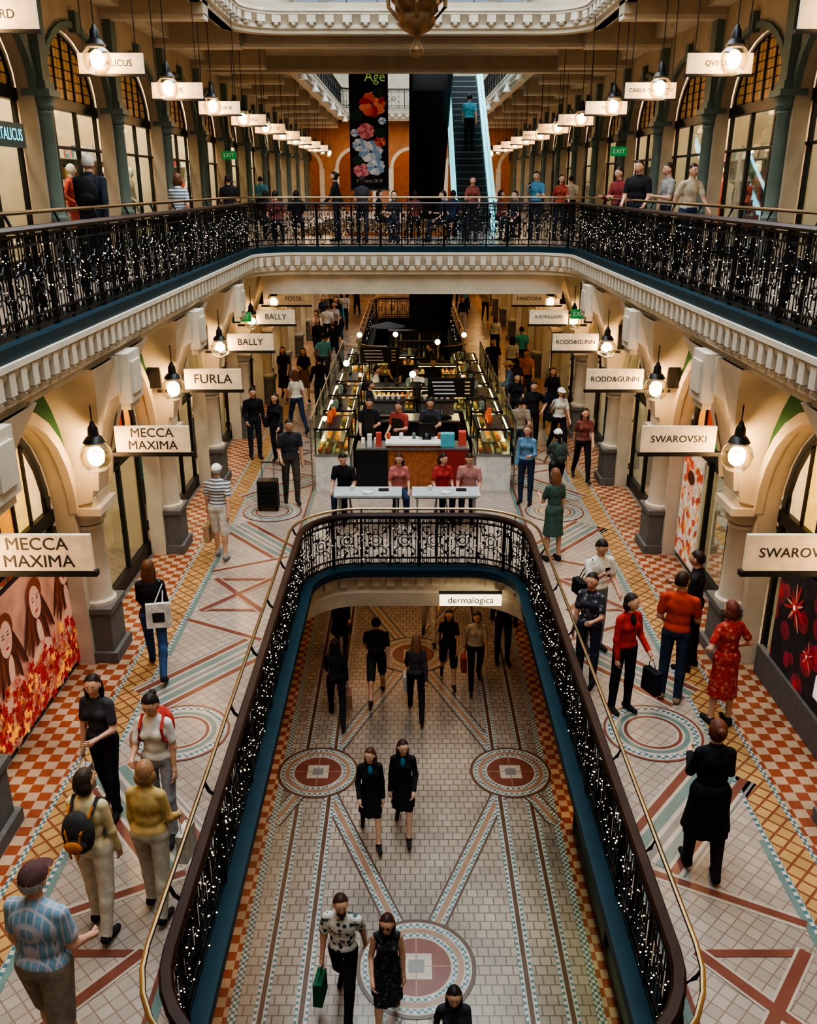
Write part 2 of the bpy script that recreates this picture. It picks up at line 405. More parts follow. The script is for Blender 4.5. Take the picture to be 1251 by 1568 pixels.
# ------------------------------------------------------------------ arcades
STN=[mk('stained_glass_'+n,c,.3,em=e) for n,c,e in (('amber',(.75,.36,.06),.35),('green',(.04,.32,.08),.22),('yellow',(.8,.6,.18),.4),('red',(.38,.05,.02),.22),('cream',(.75,.62,.38),.35))]  # emission in the panes stands in for backlight
AMB=mk('leaded_amber_glass',(.38,.20,.07),.3,em=.25,kind='grid',col2=(.02,.015,.01),sc_=6,mort=.07)  # glow put into the glass colour in place of light from behind
for nd in AMB.node_tree.nodes:
    if nd.type=='MAPPING': nd.inputs['Rotation'].default_value=(0,math.pi/2,0)
def arc(yc,zc,r,n=14,a0=0,a1=180): return [(yc+r*math.cos(math.radians(a0+(a1-a0)*i/n)),zc+r*math.sin(math.radians(a0+(a1-a0)*i/n))) for i in range(n+1)]
def arcade(name,s,X,zf,zt,yk,spring,r,wallmat,colmat,stain,nb,spandrel=None,archm=IV,slim=1.0,lum=1.0):
    mb=MB(); fr=MB(); gl=MB(); cl=MB()
    for k in range(nb):
        a=yk+k*BAY; b=a+BAY; yc=(a+b)/2
        x0,x1=s*X,s*(X+.26)
        A_=lambda rr,n=14:[(yc+(p[0]-yc),spring+(p[1]-spring)*lum) for p in arc(yc,spring,rr,n)]
        loop=[(a,zf),(a,zt),(b,zt),(b,zf),(yc+r,zf)]+A_(r)+[(yc-r,zf)]
        mb.slab([loop],'x',x0,x1,wallmat)
        if spandrel:
            zs=spring+.55
            q=math.asin(min(1,.55/(r+.15)/lum)); pts=[(yc+(r+.15)*math.cos(t),spring+(r+.15)*lum*math.sin(t)) for t in [q+(math.pi-2*q)*i/12 for i in range(13)]]
            mb.slab([[(a+.2,zs),(a+.2,zt),(b-.2,zt),(b-.2,zs)]+pts],'x',s*(X-.02),s*X,spandrel)
        ar=A_(r+.14)+A_(r-.01)[::-1]
        mb.slab([ar],'x',s*(X-.06),s*(X+.05),archm)
        mb.box((s*(X-.05),yc,spring+r*lum+.1),(.14,.2,.34),archm)
        xf=s*(X+.34)
        zt2=spring-.02
        fr.box((xf,yc,zf+.12),(.1,2*r+.3,.24),FRAME)
        fr.box((xf,yc,zt2),(.14,2*r+.3,.18),FRAME); fr.box((xf,yc,zf+2.05 if zf+2.3<zt2 else zt2-.2),(.08,2*r+.3,.05),FRAME)
        for t in (-r,-.34*r,.34*r,r): fr.box((xf,yc+t,(zf+zt2)/2),(.07,.08,zt2-zf),FRAME)
        fa=A_(r+.02)+A_(r-.1)[::-1]
        fr.slab([fa],'x',xf-.05,xf+.05,FRAME)
        gl.add([(xf,yc-r,zf+.2),(xf,yc+r,zf+.2),(xf,yc+r,zt2),(xf,yc-r,zt2)],[(0,1,2,3)],GLASS)
        ns=7
        for i in range(ns):
            y0=-(r-.1)+2*(r-.1)*i/ns; y1=-(r-.1)+2*(r-.1)*(i+1)/ns-.04
            h=lambda y: lum*math.sqrt(max(0,(r-.1)**2-y*y))
            pts=[(y0,0),(y1,0),(y1,h(y1)),((y0+y1)/2,h((y0+y1)/2)),(y0,h(y0))]
            m=AMB if stain=='amber' else STN[(i*2+k)%5]
            gl.add([(xf,yc+p[0],spring+.04+p[1]) for p in pts],[(0,1,2,3,4)],m)
            fr.box((xf,yc+y1+.02,spring+h(y1+.02)/2),(.06,.05,max(.05,h(min(y1+.02,r-.12)))),FRAME)
        cy=a; w_=slim
        cl.box((s*(X-.02),cy,zf+.08),(.62*w_,.66*w_,.16),IVD); cl.box((s*(X-.02),cy,zf+.45),(.5*w_,.54*w_,.62),IVD); cl.box((s*(X-.02),cy,zf+.79),(.58*w_,.62*w_,.08),IVD)
        cl.lathe([(.25*w_,0),(.25*w_,.05),(.21*w_,.08),(.20*w_,.14),(.185*w_,1.0*(spring-zf-1.15)),(.21*w_,spring-zf-1.12),(.20*w_,spring-zf-1.08)],(s*(X-.04),cy,zf+.83),colmat,14)
        cz=spring-.24
        cl.lathe([(.19*w_,0),(.25*w_,.06),(.24*w_,.1),(.31*w_,.2)],(s*(X-.04),cy,cz),archm,14)
        cl.box((s*(X-.04),cy,cz+.25),(.62*w_,.68*w_,.1),colmat); cl.box((s*(X-.02),cy,cz+.36),(.5*w_,.56*w_,.14),colmat)
        cl.box((s*(X-.03),cy,(cz+.43+zt)/2),(.36*w_,.44*w_,zt-cz-.43),colmat); cl.box((s*(X-.06),cy,zt-.15),(.5*w_,.54*w_,.14),IV)
    mb.obj(name); fr.obj('shopfront_frame'); gl.obj('window_shopfront',0); cl.obj('arcade_columns')
for s,nm in ((-1,'left'),(1,'right')):
    arcade('wall_%s_level_one'%nm,s,4.5,L1,SOF,-.5,L1+2.25,1.6,IV,IV,'s',16,spandrel=GREEN)
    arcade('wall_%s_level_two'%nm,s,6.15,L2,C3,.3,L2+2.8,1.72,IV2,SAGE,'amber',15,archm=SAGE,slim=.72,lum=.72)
mb=MB()
for k in range(16):
    y=-.5+k*BAY
    for s in (-1,1):
        prof=[(4.45,5.55),(4.25,5.6),(4.15,6.1),(4.02,6.6),(3.86,6.95),(3.72,7.05),(3.72,7.5),(4.45,7.5)]
        mb.slab([[(s*p[0],p[1]) for p in prof]],'y',y-.32,y+.32,IV)
        mb.box((s*3.68,y,7.22),(.16,.5,.62),IV); mb.box((s*3.6,y,7.22),(.06,.34,.4),IV); mb.box((s*3.7,y,6.86),(.12,.4,.1),IV)
        for e in (-1,1):
            V=[];F=[]
            for i in range(7):
                u=i/6; zz=5.75+u*1.76; yy=y+e*(.3+.85*u**2.2); xx=4.15-.42*u**1.4
                V+=[(s*4.5,yy,zz),(s*xx,yy,zz),(s*xx,y+e*.28,zz)]
            for i in range(6):
                F+=[(3*i,3*i+1,3*i+4,3*i+3),(3*i+1,3*i+2,3*i+5,3*i+4)]
            mb.add(V,F,IV)
mb.obj('trim_gallery_brackets')
def wall(name,c,d,m):
    w=MB(); w.box(c,d,m); w.obj(name,0)
for s,nm in ((-1,'left'),(1,'right')):
    wall('wall_%s_shops_level_one'%nm,(s*7.9,29,L1+2.2),(.2,64,4.4),WARMW)
    wall('wall_%s_shops_level_two'%nm,(s*8.0,29,L2+2.5),(.2,64,5.0),WARMW)
    wall('wall_%s_level_three'%nm,(s*6.4,29,16.2),(.2,64,5.4),IV)
wall('wall_left_ground',(-3.35,29,1.2),(.2,64,2.4),TAN)
wall('wall_back',(0,-3,9),(16.4,.2,18.4),IV)
mb=MB()
for k in range(0,16,2):
    for s in (-1,1):
        mb.box((s*6.4,-.5+k*BAY,L1+2.2),(2.8,.1,4.4),WARMW); mb.box((s*7.2,.3+k*BAY,L2+2.5),(1.5,.1,5),WARMW)
mb.obj('wall_shop_partitions',0)
def arched_wall(name,y,z0,z1,xs,r,spring,m):
    w=MB()
    pts=[(8,z0)]
    for xc in sorted(xs,reverse=True):
        pts+= [(xc+r,z0)]+arc(xc,spring,r)+[(xc-r,z0)]
    pts+=[(-8,z0),(-8,z1),(8,z1)]
    w.slab([pts],'y',y,y+.3,m)
    for xc in xs:
        w.slab([arc(xc,spring,r+.2)+arc(xc,spring,r)[::-1]],'y',y-.08,y+.1,IV)
        for e in (-1,1): w.box((xc+e*(r+.12),y-.06,(z0+spring)/2),(.28,.2,spring-z0),IV)
    w.obj(name)
arched_wall('wall_far_level_two',55.5,L2,C3,(-6.3,-3.2,0,3.2,6.3),1.0,L2+2.3,TAN)
arched_wall('wall_far_level_one',57,L1,L2-.2,(-6.2,-3.2,0,3.2,6.2),1.0,L1+1.9,TAN)
wall('wall_end',(0,61,9),(16.4,.2,18.4),TAN)
wall('wall_far_level_three',(0,57,15.9),(13,.2,5.4),IV)
mb=MB()
for k in range(17):
    y=-2+k*3.9; mb.tube([(6.3*math.cos(a),y,18.2+1.6*math.sin(a)) for a in [math.pi*i/10 for i in range(11)]],.07,WHITE,n=4,ref=(0,1,0))
for i in range(1,10):
    a=math.pi*i/10; mb.tube([(6.3*math.cos(a),-2,18.2+1.6*math.sin(a)),(6.3*math.cos(a),60,18.2+1.6*math.sin(a))],.04,WHITE,n=4)
mb.obj('roof_glazing_frame')
mb=MB(); x=2.5
mb.box((x,6.5,.08),(.08,9.4,.16),FRAME); mb.box((x,6.5,2.2),(.08,9.4,.2),FRAME)
for y in (2,4.3,6.6,8.9,11.2): mb.box((x,y,1.2),(.07,.07,2.3),FRAME)
mb.add([(x,1.9,.1),(x,11.2,.1),(x,11.2,2.2),(x,1.9,2.2)],[(0,1,2,3)],GLASSG)
mb.box((3.35,35.6,1.2),(.2,49,2.4),TAN)
mb.obj('window_ground_shopfront',0)
wall('wall_right_ground',(3.9,6.5,1.2),(.1,10,2.4),mk('lit_cream_wall',(.6,.45,.26),.6,em=.35,ns=1,var=.3))  # wall emits a little itself so that it looks lit
# ------------------------------------------------------------------ lamps and signs
def lamp_mesh(rod):
    m=MB()
    m.lathe([(.02,-.21),(.11,-.19),(.175,-.11),(.20,0),(.18,.09),(.12,.16),(.07,.19)],(0,0,0),GLOBE,18)
    m.ell((0,0,-.02),(.045,.045,.065),BULB,8,6)
    m.lathe([(.12,.15),(.14,.18),(.10,.24),(.07,.26),(.06,.36),(.035,.40),(.02,.44)],(0,0,0),BLACK,14)
    m.tube([(0,0,.42),(0,0,rod)],.009,BLACK,n=5)
    m.lathe([(.06,rod-.06),(.07,rod-.02),(.07,rod)],(0,0,0),BLACK,12)
    return m
la=lamp_mesh(SOF-.02-6.35).obj('pendant_lamp'); ma=la.data; bpy.data.objects.remove(la)
lb=lamp_mesh(C3-11.17).obj('pendant_lamp'); mbm=lb.data; bpy.data.objects.remove(lb)
def lamp(me,x,y,z,w):
    o=put('pendant_lamp',me,(x,y,z))
    l=bpy.data.lights.new('pendant_light','POINT'); l.energy=w; l.color=(1,.62,.31); l.shadow_soft_size=.12
    lo=bpy.data.objects.new('pendant_light',l); COL.objects.link(lo); lo.parent=o; lo.location=(0,0,-.02)
for k in range(-1,12):
    for s in (-1,1): lamp(ma,s*3.98,10.5+3.85*k,6.35,42)
for k in range(-1,11):
    for s in (-1,1): lamp(mbm,s*4.5,13.9+3.9*k,11.17,32)
TX=mk('sign_lettering',(.01,.01,.01),.5)
def sign(x,y,z,lines,w,h,s,hang,size):
    m=MB(); m.box((0,0,0),(w,.05,h),SIGN)
    if hang:
        m.box((0,0,-h/2-.02),(w+.06,.08,.035),BLACK)
        for e in (-.4,.4): m.tube([(e*w,0,h/2),(e*w,0,hang)],.008,BLACK,n=4)
    else:
        m.box((s*.22,0,-h/2-.03),(w+.5,.07,.05),BLACK); m.box((s*(w/2+.5),0,.1),(.2,.08,.5),BLACK)
    for i,t in enumerate(lines): text_on(m,t,size,(0,-.027,(len(lines)-1)*size*.5-i*size*1.0),TX)
    m.obj('hanging_sign',0,loc=(x,y,z))
LN=[(['MECCA','MAXIMA'],.165),(['MECCA','MAXIMA'],.165),(['FURLA'],.22),(['BALLY'],.19),(['BALLY'],.19),(['FOSSIL'],.18),(['OROTON'],.18),(['LAZER'],.18),(['COACH'],.18)]
RN=[(['SWAROVSKI'],.13),(['SWAROVSKI'],.13),(['RODD&GUNN'],.125),(['RODD&GUNN'],.125),(['R.M.WILLIAMS'],.11),(['PANDORA'],.15),(['AESOP'],.18),(['LOVISA'],.18),(['HUGO'],.18)]
for k in range(9):
    y=7.2+3.72*k
    sign(-3.38,y,6.45,LN[k][0],.95,.34,-1,0,LN[k][1]); sign(3.36,y,6.45,RN[k][0],.95,.34,1,0,RN[k][1])
for k in range(-1,9):
    y=14.2+3.9*k
    sign(-4.4,y,11.15,[['METALICUS'],['CUE'],['VERONIKA'],['OXFORD']][k%4],.94,.27,-1,C3-11.15,.12)
    sign(4.4,y,11.15,[['QVB ONE'],['CARLA ZAMPATTI'],['SABA'],['COUNTRY']][k%4],.94,.27,1,C3-11.15,.10)
m=MB(); m.box((0,0,0),(.06,1.3,.34),mk('sign_teal_back',(.01,.05,.06),.5))
V,F=text_geo('METALICUS',.24); m.add([(.04+p[2],p[0]*.85,p[1]) for p in V],F,TEALG); m.obj('shop_name_sign',0,loc=(-5.98,13.95,10.2))
m=MB(); m.box((0,0,0),(1.08,.06,.19),mk('lit_sign_face',(.9,.75,.5),.4,em=1.4,emc=(1,.83,.52),nosample=True)); text_on(m,'dermalogica',.165,(0,-.035,.01),TX); m.box((0,.05,.12),(1.1,.06,.04),BLACK); m.obj('lit_shop_sign',0,loc=(.98,13.86,2.72))
for x,y,z in ((-4.0,21,6.6),(4.0,21.5,6.6),(5.2,24,10.3),(-5.2,27,10.3)):
    m=MB(); m.box((0,0,0),(.4,.06,.22),mk('exit_green',(.01,.22,.06),.4,em=.3)); m.tube([(0,0,.1),(0,0,.95)],.012,BLACK,n=4); text_on(m,'EXIT',.15,(0,-.035,0),WHITE); m.obj('exit_sign',0,loc=(x,y,z))
m=MB()
m.lathe([(.0,0),(.07,.03),(.09,.09),(.05,.16),(.03,.2),(.05,.25),(.16,.30),(.22,.36),(.23,.44),(.18,.48),(.2,.52),(.30,.60),(.34,.72),(.33,.86),(.24,.92),(.26,.98),(.4,1.1),(.55,1.3),(.6,1.5),(.5,1.6),(.5,2.8),(.62,2.9),(.3,3.4),(.05,3.8)],(0,0,0),GOLD,20)
for i in range(8):
    a=i*math.pi/4; m.ell((.31*math.cos(a),.31*math.sin(a),.76),(.06,.06,.11),GOLD,8,6); m.tube([(.2*math.cos(a),.2*math.sin(a),.4),(.34*math.cos(a),.34*math.sin(a),.55),(.36*math.cos(a),.36*math.sin(a),.95)],.025,GOLD,n=5)
m.tube([(0,0,3.7),(0,0,7.9)],.03,GOLD,n=6)
m.obj('hanging_clock',loc=(.0,12,10.95))
for k in range(6):
    for s in (-1,1):
        m=MB(); m.lathe([(.05,.3),(.06,.2),(.16,0),(.15,-.01)],(0,0,-.1),WHITE,12); m.tube([(0,0,.15),(s*.25,0,.3)],.03,WHITE,n=5); m.obj('spotlight',loc=(s*3.5,31.5+k*4,12.8))
# ------------------------------------------------------------------ escalators
STEEL=mk('escalator_step',(.05,.055,.06),.45,.3,ns=20)
SEDGE=mk('escalator_step_edge',(.30,.34,.34),.4)
def escalator(name,x,w,p0,p1,dark=False):
    m=MB(); y0,z0=p0;y1,z1=p1; sg=1 if y1>y0 else -1
    n=24
    for i in range(n):
        u=i/n; yy=y0+(y1-y0)*(u+.5/n); zt=z0+(z1-z0)*(u+.5/n)
        m.box((x,yy,zt),(w-.25,abs(y1-y0)/n+.02,(z1-z0)/n+.06),STEEL)
        m.box((x,yy-sg*abs(y1-y0)/n/2,zt+(z1-z0)/n/2+.03),(w-.27,.03,.02),SEDGE)
    for s in (-1,1):
        xx=x+s*w/2
        m.slab([[(y0-sg*1.2,z0),(y0,z0),(y1,z1),(y1+sg*1.2,z1),(y1+sg*1.2,z1-.5),(y1,z1-.95),(y0,z0-.3),(y0-sg*1.2,z0-.15)]],'x',xx-.05,xx+.05,BLACK)
        if not dark: m.slab([[(y0-sg*.6,z0+.02),(y0,z0+.02),(y1,z1+.02),(y1,z1+.2),(y0,z0+.2),(y0-sg*.6,z0+.18)]],'x',xx-.07,xx+.07,TEALG)
        m.slab([[(y0-sg*.8,z0+.05),(y0,z0+.05),(y1,z1+.05),(y1+sg*.8,z1+.05),(y1+sg*.8,z1+.9),(y1,z1+.95),(y0,z0+.95),(y0-sg*.8,z0+.9)]],'x',xx-.012,xx+.012,GLASSG)
        m.tube([(xx,y0-sg*.9,z0+.3),(xx,y0-sg*1.1,z0+.6),(xx,y0-sg*.9,z0+.92),(xx,y0,z0+.97),(xx,y1,z1+.97),(xx,y1+sg*.9,z1+.95),(xx,y1+sg*1.1,z1+.6)],.05,BLACK if dark else TEALG,n=6,ref=(1,0,0))
    m.slab([[(y0,z0-.1),(y1,z1-.1),(y1,z1-.95),(y0,z0-.3)]],'x',x-w/2,x+w/2,BLACK)
    m.obj(name,30)
escalator('escalator',2.05,1.25,(30.2,L2),(38.8,C3+.4))
escalator('escalator',.65,1.35,(42,L2),(33.4,C3+.4),True)
escalator('escalator',.65,1.35,(36,L1),(27.9,L2-.1),True)
# ------------------------------------------------------------------ banner
m=MB(); BK=mk('banner_black',(.012,.014,.02),.7); m.box((0,0,0),(1.22,.03,3.8),BK)
m.tube([(-.65,0,1.9),(.65,0,1.9)],.03,GREY,n=6); m.tube([(-.65,0,-1.9),(.65,0,-1.9)],.03,GREY,n=6)
random.seed(3)
def flower(cx,cz,R,cols,n=9):
    for lay in range(4):
        r=R*(1-.22*lay)
        for i in range(n-lay):
            a=2*math.pi*i/(n-lay)+lay*.4; px,pz=cx+.55*r*math.cos(a),cz+.55*r*math.sin(a)
            c=cols[(i+lay)%len(cols)]
            V=[(px+.36*r*math.cos(t)*(1+.22*math.sin(3*t+i)),-.018-.002*lay-.0004*i,pz+.30*r*math.sin(t)*(1+.2*math.cos(2*t))) for t in [2*math.pi*j/12 for j in range(12)]]
            m.add(V,[tuple(range(12))],c)
fr_=[mk('petal_coral',(.75,.12,.06),.6,em=.1),mk('petal_dark_red',(.45,.03,.03),.6,em=.1),mk('petal_salmon',(.8,.25,.15),.6,em=.1)]
fp=[mk('petal_pink',(.75,.30,.30),.6,em=.1),mk('petal_rose',(.6,.12,.18),.6,em=.1)]; fw=[mk('petal_white',(.72,.74,.78),.6,em=.1),mk('petal_grey',(.55,.60,.66),.6,em=.1),mk('petal_blue',(.25,.40,.62),.6,em=.1)]
fg=[mk('leaf_green',(.03,.12,.07),.6),mk('leaf_teal',(.02,.07,.08),.6)]
for cx,cz,R,c in ((.3,.95,.2,fg),(-.4,.3,.22,fg),(.35,-.2,.2,fg),(-.35,-1.0,.2,fg),(.12,.62,.46,fr_),(-.1,-.15,.3,fp),(.35,-.45,.2,fr_),(.05,-.75,.42,fw),(-.3,-.55,.25,fw),(.2,-1.2,.32,fw),(-.25,-1.3,.28,fp),(.42,.15,.14,fw),(-.45,-.2,.15,fw)): flower(cx,cz,R,c)
LG=mk('banner_lettering_lime',(.45,.65,.16),.6,em=.2)
text_on(m,'Age',.42,(.2,-.02,1.4),LG); text_on(m,'the',.3,(.25,-.02,1.75),LG); text_on(m,'February 2018',.14,(0,-.03,-1.62),WHITE)
m.obj('hanging_banner',0,loc=(-1.35,30.3,L2+3.15))
# ------------------------------------------------------------------ posters
FLO=mk('floral_poster_print',(.42,.035,.02),.5,kind='vcell',col2=(.60,.16,.05),col3=(.62,.30,.20),sc_=11,ns=8,em=.13,var=.35)
SKINB=mk('poster_skin_ground',(.58,.30,.22),.5,em=.12,ns=3,var=.3)
SKINP=mk('poster_skin',(.72,.42,.31),.5,em=.16,ns=6); HAIRP=mk('poster_hair',(.13,.03,.02),.5,em=.03); HAIR2=mk('poster_hair_auburn',(.26,.06,.03),.5,em=.05)
CRI=mk('poster_crimson',(.5,.025,.02),.4,em=.16); PNK=mk('poster_pink',(.68,.27,.20),.5,em=.12)
def disc(m,x,y,z,ry,rz,mat,rot=0):
    m.add([(x,y+ry*math.cos(t)*math.cos(rot)-rz*math.sin(t)*math.sin(rot),z+ry*math.cos(t)*math.sin(rot)+rz*math.sin(t)*math.cos(rot)) for t in [2*math.pi*j/16 for j in range(16)]],[tuple(range(16))],mat)
random.seed(5)
m=MB(); m.box((-4.74,9.7,L1+1.0),(.03,2.7,1.85),SKINB); m.box((-4.74,9.7,L1+1.0),(.02,2.8,1.95),BLACK)
def pface(yy,zz,t,X):
    for i in range(11): disc(m,X+.0003*i,yy+(-.25+.05*i),L1+zz-.12-.06*(i%3),.055,.42,(HAIRP,HAIR2)[i%2],.10*(i-5))
    disc(m,X+.004,yy,L1+zz+.12,.22,.20,HAIR2,t)
    disc(m,X+.005,yy+.02,L1+zz-.42,.075,.2,SKINP,t); disc(m,X+.005,yy,L1+zz-.72,.30,.18,SKINP)
    disc(m,X+.006,yy,L1+zz,.155,.225,SKINP,t)
    for e in (-.065,.065):
        disc(m,X+.008,yy+e,L1+zz+.035,.032,.010,HAIRP,t); disc(m,X+.008,yy+e,L1+zz+.075,.038,.006,HAIRP,t+e)
    disc(m,X+.008,yy+.01,L1+zz-.035,.012,.045,PNK,t); disc(m,X+.008,yy,L1+zz-.115,.042,.017,CRI,t)
pface(10.75,1.50,.12,-4.722); pface(8.95,1.42,-.12,-4.716); pface(9.8,1.48,.18,-4.710)
for i in range(330):
    y=random.uniform(8.45,10.95); z=random.uniform(.10,.80)*random.random()**.4+.1; c=random.choice((CRI,CRI,PNK,FLO,FLO,STN[0]))
    q=random.uniform(.03,.06)
    for j in range(4): disc(m,-4.700+.00003*i,y+q*.8*math.cos(j*1.57+i),L1+z+q*.8*math.sin(j*1.57+i),q,q*.6,c,j*1.57+i)
m.obj('floral_poster',0)
m=MB(); POS2=mk('floral_poster_white',(.62,.55,.48),.5,kind='vcell',col2=(.55,.10,.06),col3=(.7,.38,.15),sc_=9,em=.2,var=.3); m.box((4.72,14.2,L1+1.1),(.03,1.0,1.9),POS2); m.box((4.73,14.2,L1+1.1),(.03,1.08,1.98),WHITE)
disc(m,4.70,14.2,L1+1.45,.15,.22,SKINP); disc(m,4.69,14.2,L1+1.65,.18,.12,HAIRP); disc(m,4.695,14.25,L1+1.35,.04,.015,CRI); m.obj('floral_poster',0)
m=MB(); RB=mk('red_burst_print',(.012,.01,.015),.4,kind='voro',col2=(.4,.02,.02),col3=(.2,.015,.03),sc_=2.6,em=.2,ns=6,var=.5); m.box((4.72,9.2,L1+1.15),(.03,2.3,1.5),RB); m.box((4.70,9.2,L1+.22),(.08,2.9,.42),IVD)
CRY=mk('poster_crystal_white',(.8,.75,.78),.3,em=.3)
for yy,zz,r in ((8.6,1.3,.25),(9.3,1.0,.18),(9.8,1.4,.3)):
    for i in range(14):
        a=i*.45+.1*math.sin(i*3); rr=r*(.45+.2*math.sin(i*5)); disc(m,4.69-.001*i,yy+rr*math.cos(a),L1+zz+rr*math.sin(a),r*.45,r*.06,(CRI,PNK)[i%3==0],a)
    disc(m,4.67,yy,L1+zz,r*.25,r*.22,CRI); disc(m,4.668,yy,L1+zz,r*.12,r*.12,CRY)
text_on(m,'',.1,(0,0,0),WHITE) if False else None
m.box((4.70,8.7,L1+.75),(.01,.7,.28),CRY)
m.obj('red_poster',0)
# ------------------------------------------------------------------ shop contents
PC=[mk('garment_%d'%i,c,.8) for i,c in enumerate([(.5,.08,.06),(.6,.55,.45),(.05,.07,.15),(.06,.28,.32),(.55,.34,.14),(.02,.02,.02),(.35,.35,.35),(.5,.22,.2),(.68,.62,.5)])]
def rack(seed):
    random.seed(seed); m=MB()
    for e in (-.8,.8): m.tube([(0,e,0),(0,e,1.55)],.018,GREY,n=6); m.box((0,e,.02),(.4,.05,.04),GREY)
    m.tube([(0,-.85,1.55),(0,.85,1.55)],.018,GREY,n=6)
    y=-.72
    while y<.75:
        w=random.uniform(.03,.06); hl=random.uniform(.6,1.05); c=random.choice(PC); t=1.48
        V=[(-.06,y,t),(.06,y,t),(.2,y,t-.08),(.17,y,t-.3),(.24,y,t-hl),(-.24,y,t-hl),(-.17,y,t-.3),(-.2,y,t-.08)]
        V2=[(p[0],p[1]+w,p[2]) for p in V]; k=8
        m.add(V+V2,[tuple(range(8)),tuple(range(8,16))[::-1]]+[(i,(i+1)%8,8+(i+1)%8,8+i) for i in range(8)],c)
        m.tube([(0,y+w/2,t),(0,y+w/2,1.56)],.005,GREY,n=3); y+=w+.035
    o=m.obj('clothes_rack',0); me=o.data; bpy.data.objects.remove(o); return me
def shelf(seed):
    random.seed(seed); m=MB(); m.box((.0,0,1.1),(.04,1.7,2.2),WHITE)
    for e in (-.85,.85): m.box((-.2,e,1.1),(.4,.04,2.2),WHITE)
    for i in range(5):
        z=.15+i*.45; m.box((-.2,0,z),(.4,1.7,.03),WHITE); y=-.78
        while y<.75:
            w=random.uniform(.06,.16); h=random.uniform(.12,.32); c=random.choice(PC)
            if random.random()<.5: m.box((-.22,y+w/2,z+.015+h/2),(.16,w,h),c,taper=.9)
            else: m.lathe([(w*.45,0),(w*.45,h*.6),(w*.2,h*.8),(w*.2,h)],(-.22,y+w/2,z+.015),c,8)
            y+=w+.04
    o=m.obj('display_shelf',0); me=o.data; bpy.data.objects.remove(o); return me
racks=[rack(i) for i in range(3)]; shelves=[shelf(i) for i in range(3)]
random.seed(11)
for k in range(0,12):
    for s in (-1,1):
        y=1.45+k*BAY
        for d in (-.95,.95): put('display_shelf',random.choice(shelves),(s*7.7,y+d,L1),0 if s>0 else math.pi)
        put('clothes_rack',random.choice(racks),(s*6.3,y,L1))
        y=2.2+k*BAY
        for d in (-.95,.95): put('display_shelf',random.choice(shelves),(s*7.88,y+d,L2),0 if s>0 else math.pi)
        put('clothes_rack',random.choice(racks),(s*7.25,y+.8,L2))
# ------------------------------------------------------------------ food stalls (level one)
GLOW=mk('display_glow',(1,.8,.45),em=20,emc=(1,.66,.26))
FOOD=[mk('pastry_%d'%i,c,.6) for i,c in enumerate([(.80,.45,.07),(.62,.24,.05),(.85,.60,.20),(.50,.10,.04),(.70,.34,.10)])]
def case(seed,w=1.2,base=WHITE):
    random.seed(seed); m=MB()
    m.box((0,0,.4),(.75,w,.8),base); m.box((0,0,.82),(.8,w+.04,.05),GREY); m.box((0,0,.12),(.7,w-.06,.24),BLACK)
    for e in (-1,1):
        for f in (-1,1): m.box((e*.36,f*w/2*.97,1.1),(.03,.03,.55),BLACK)
    m.box((-.34,0,1.38),(.08,w,.04),BLACK); m.box((.34,0,1.38),(.08,w,.04),BLACK)
    m.box((0,0,1.39),(.34,w*.9,.03),BLACK)
    for f in (-1,1): m.box((0,f*(w/2-.03),1.38),(.76,.06,.04),BLACK)
    m.add([(-.36,-w/2,1.39),(.36,-w/2,1.39),(.36,w/2,1.39),(-.36,w/2,1.39)],[(0,1,2,3)],GLASS)
    m.box((-.30,0,1.35),(.03,w*.9,.02),GLOW); m.box((.30,0,1.35),(.03,w*.9,.02),GLOW)
    for a,b,c,d in (((-.37),-w/2,(-.37),w/2),(.37,-w/2,.37,w/2),(-.37,-w/2,.37,-w/2),(-.37,w/2,.37,w/2)): m.add([(a,b,.85),(c,d,.85),(c,d,1.36),(a,b,1.36)],[(0,1,2,3)],GLASS)
    m.box((0,0,1.1),(.5,w*.92,.012),GREY)
    for z in (.86,1.12):
        y=-w/2+.1
        while y<w/2-.08:
            for x in (-.27,-.1,.1,.27):
                if z>1 and abs(x)>.2: continue
                if random.random()<.85: m.ell((x,y,z+.03),(.06,.045,random.uniform(.03,.06)),random.choice(FOOD),7,4)
            y+=.12
    for i in range(4):
        if random.random()<.6: m.lathe([(.05,0),(.06,.12),(.045,.2)],(random.uniform(-.12,.12),-w*.35+i*w*.23,1.405),random.choice([WHITE,BLACK,TEALT,FOOD[3]]),8)
    return m
MM=[]
for i in range(3):
    o=case(i,1.25,(WHITE,IRON,mk('counter_wood_dark',(.10,.05,.025),.4))[i]).obj('display_counter'); MM.append(o.data); bpy.data.objects.remove(o)
for i,(x,y,r,k) in enumerate([(-1.75,18.95,0,0),(1.75,18.95,0,0),(-1.7,20.6,0,1),(1.7,20.5,0,1),(-1.7,22.2,0,1),(1.7,21.9,0,2),(-1.65,23.9,0,2),(1.65,23.6,0,1),(-1.6,26.3,0,1),(1.65,25.1,0,1),(1.6,26.9,0,1),(-1.6,27.9,0,2),(-.55,22.7,math.pi/2,1),(.8,22.7,math.pi/2,2),(-.5,27.3,math.pi/2,1),(.75,25.9,math.pi/2,1)]):
    put('display_counter',MM[k],(x,y,L1),r)
m=MB(); OR=mk('orange_wood',(.38,.13,.05),.4,ns=12,var=.25)
m.box((0,0,.5),(1.1,.5,1.0),OR); m.box((0,0,1.03),(1.2,.6,.05),WHITE); m.box((-.9,0,.45),(.7,.6,.9),BLACK); m.box((.88,0,.45),(.66,.6,.9),mk('counter_red',(.28,.03,.03),.4)); m.box((0,.0,.93),(2.45,.62,.04),GREY)
for i in range(9): m.lathe([(.04,0),(.045,.12),(.03,.13)],(-1.1+i*.28,.1,1.06 if abs(-1.1+i*.28)<.6 else .95),random.choice([WHITE,FOOD[3],TEALT]),8)
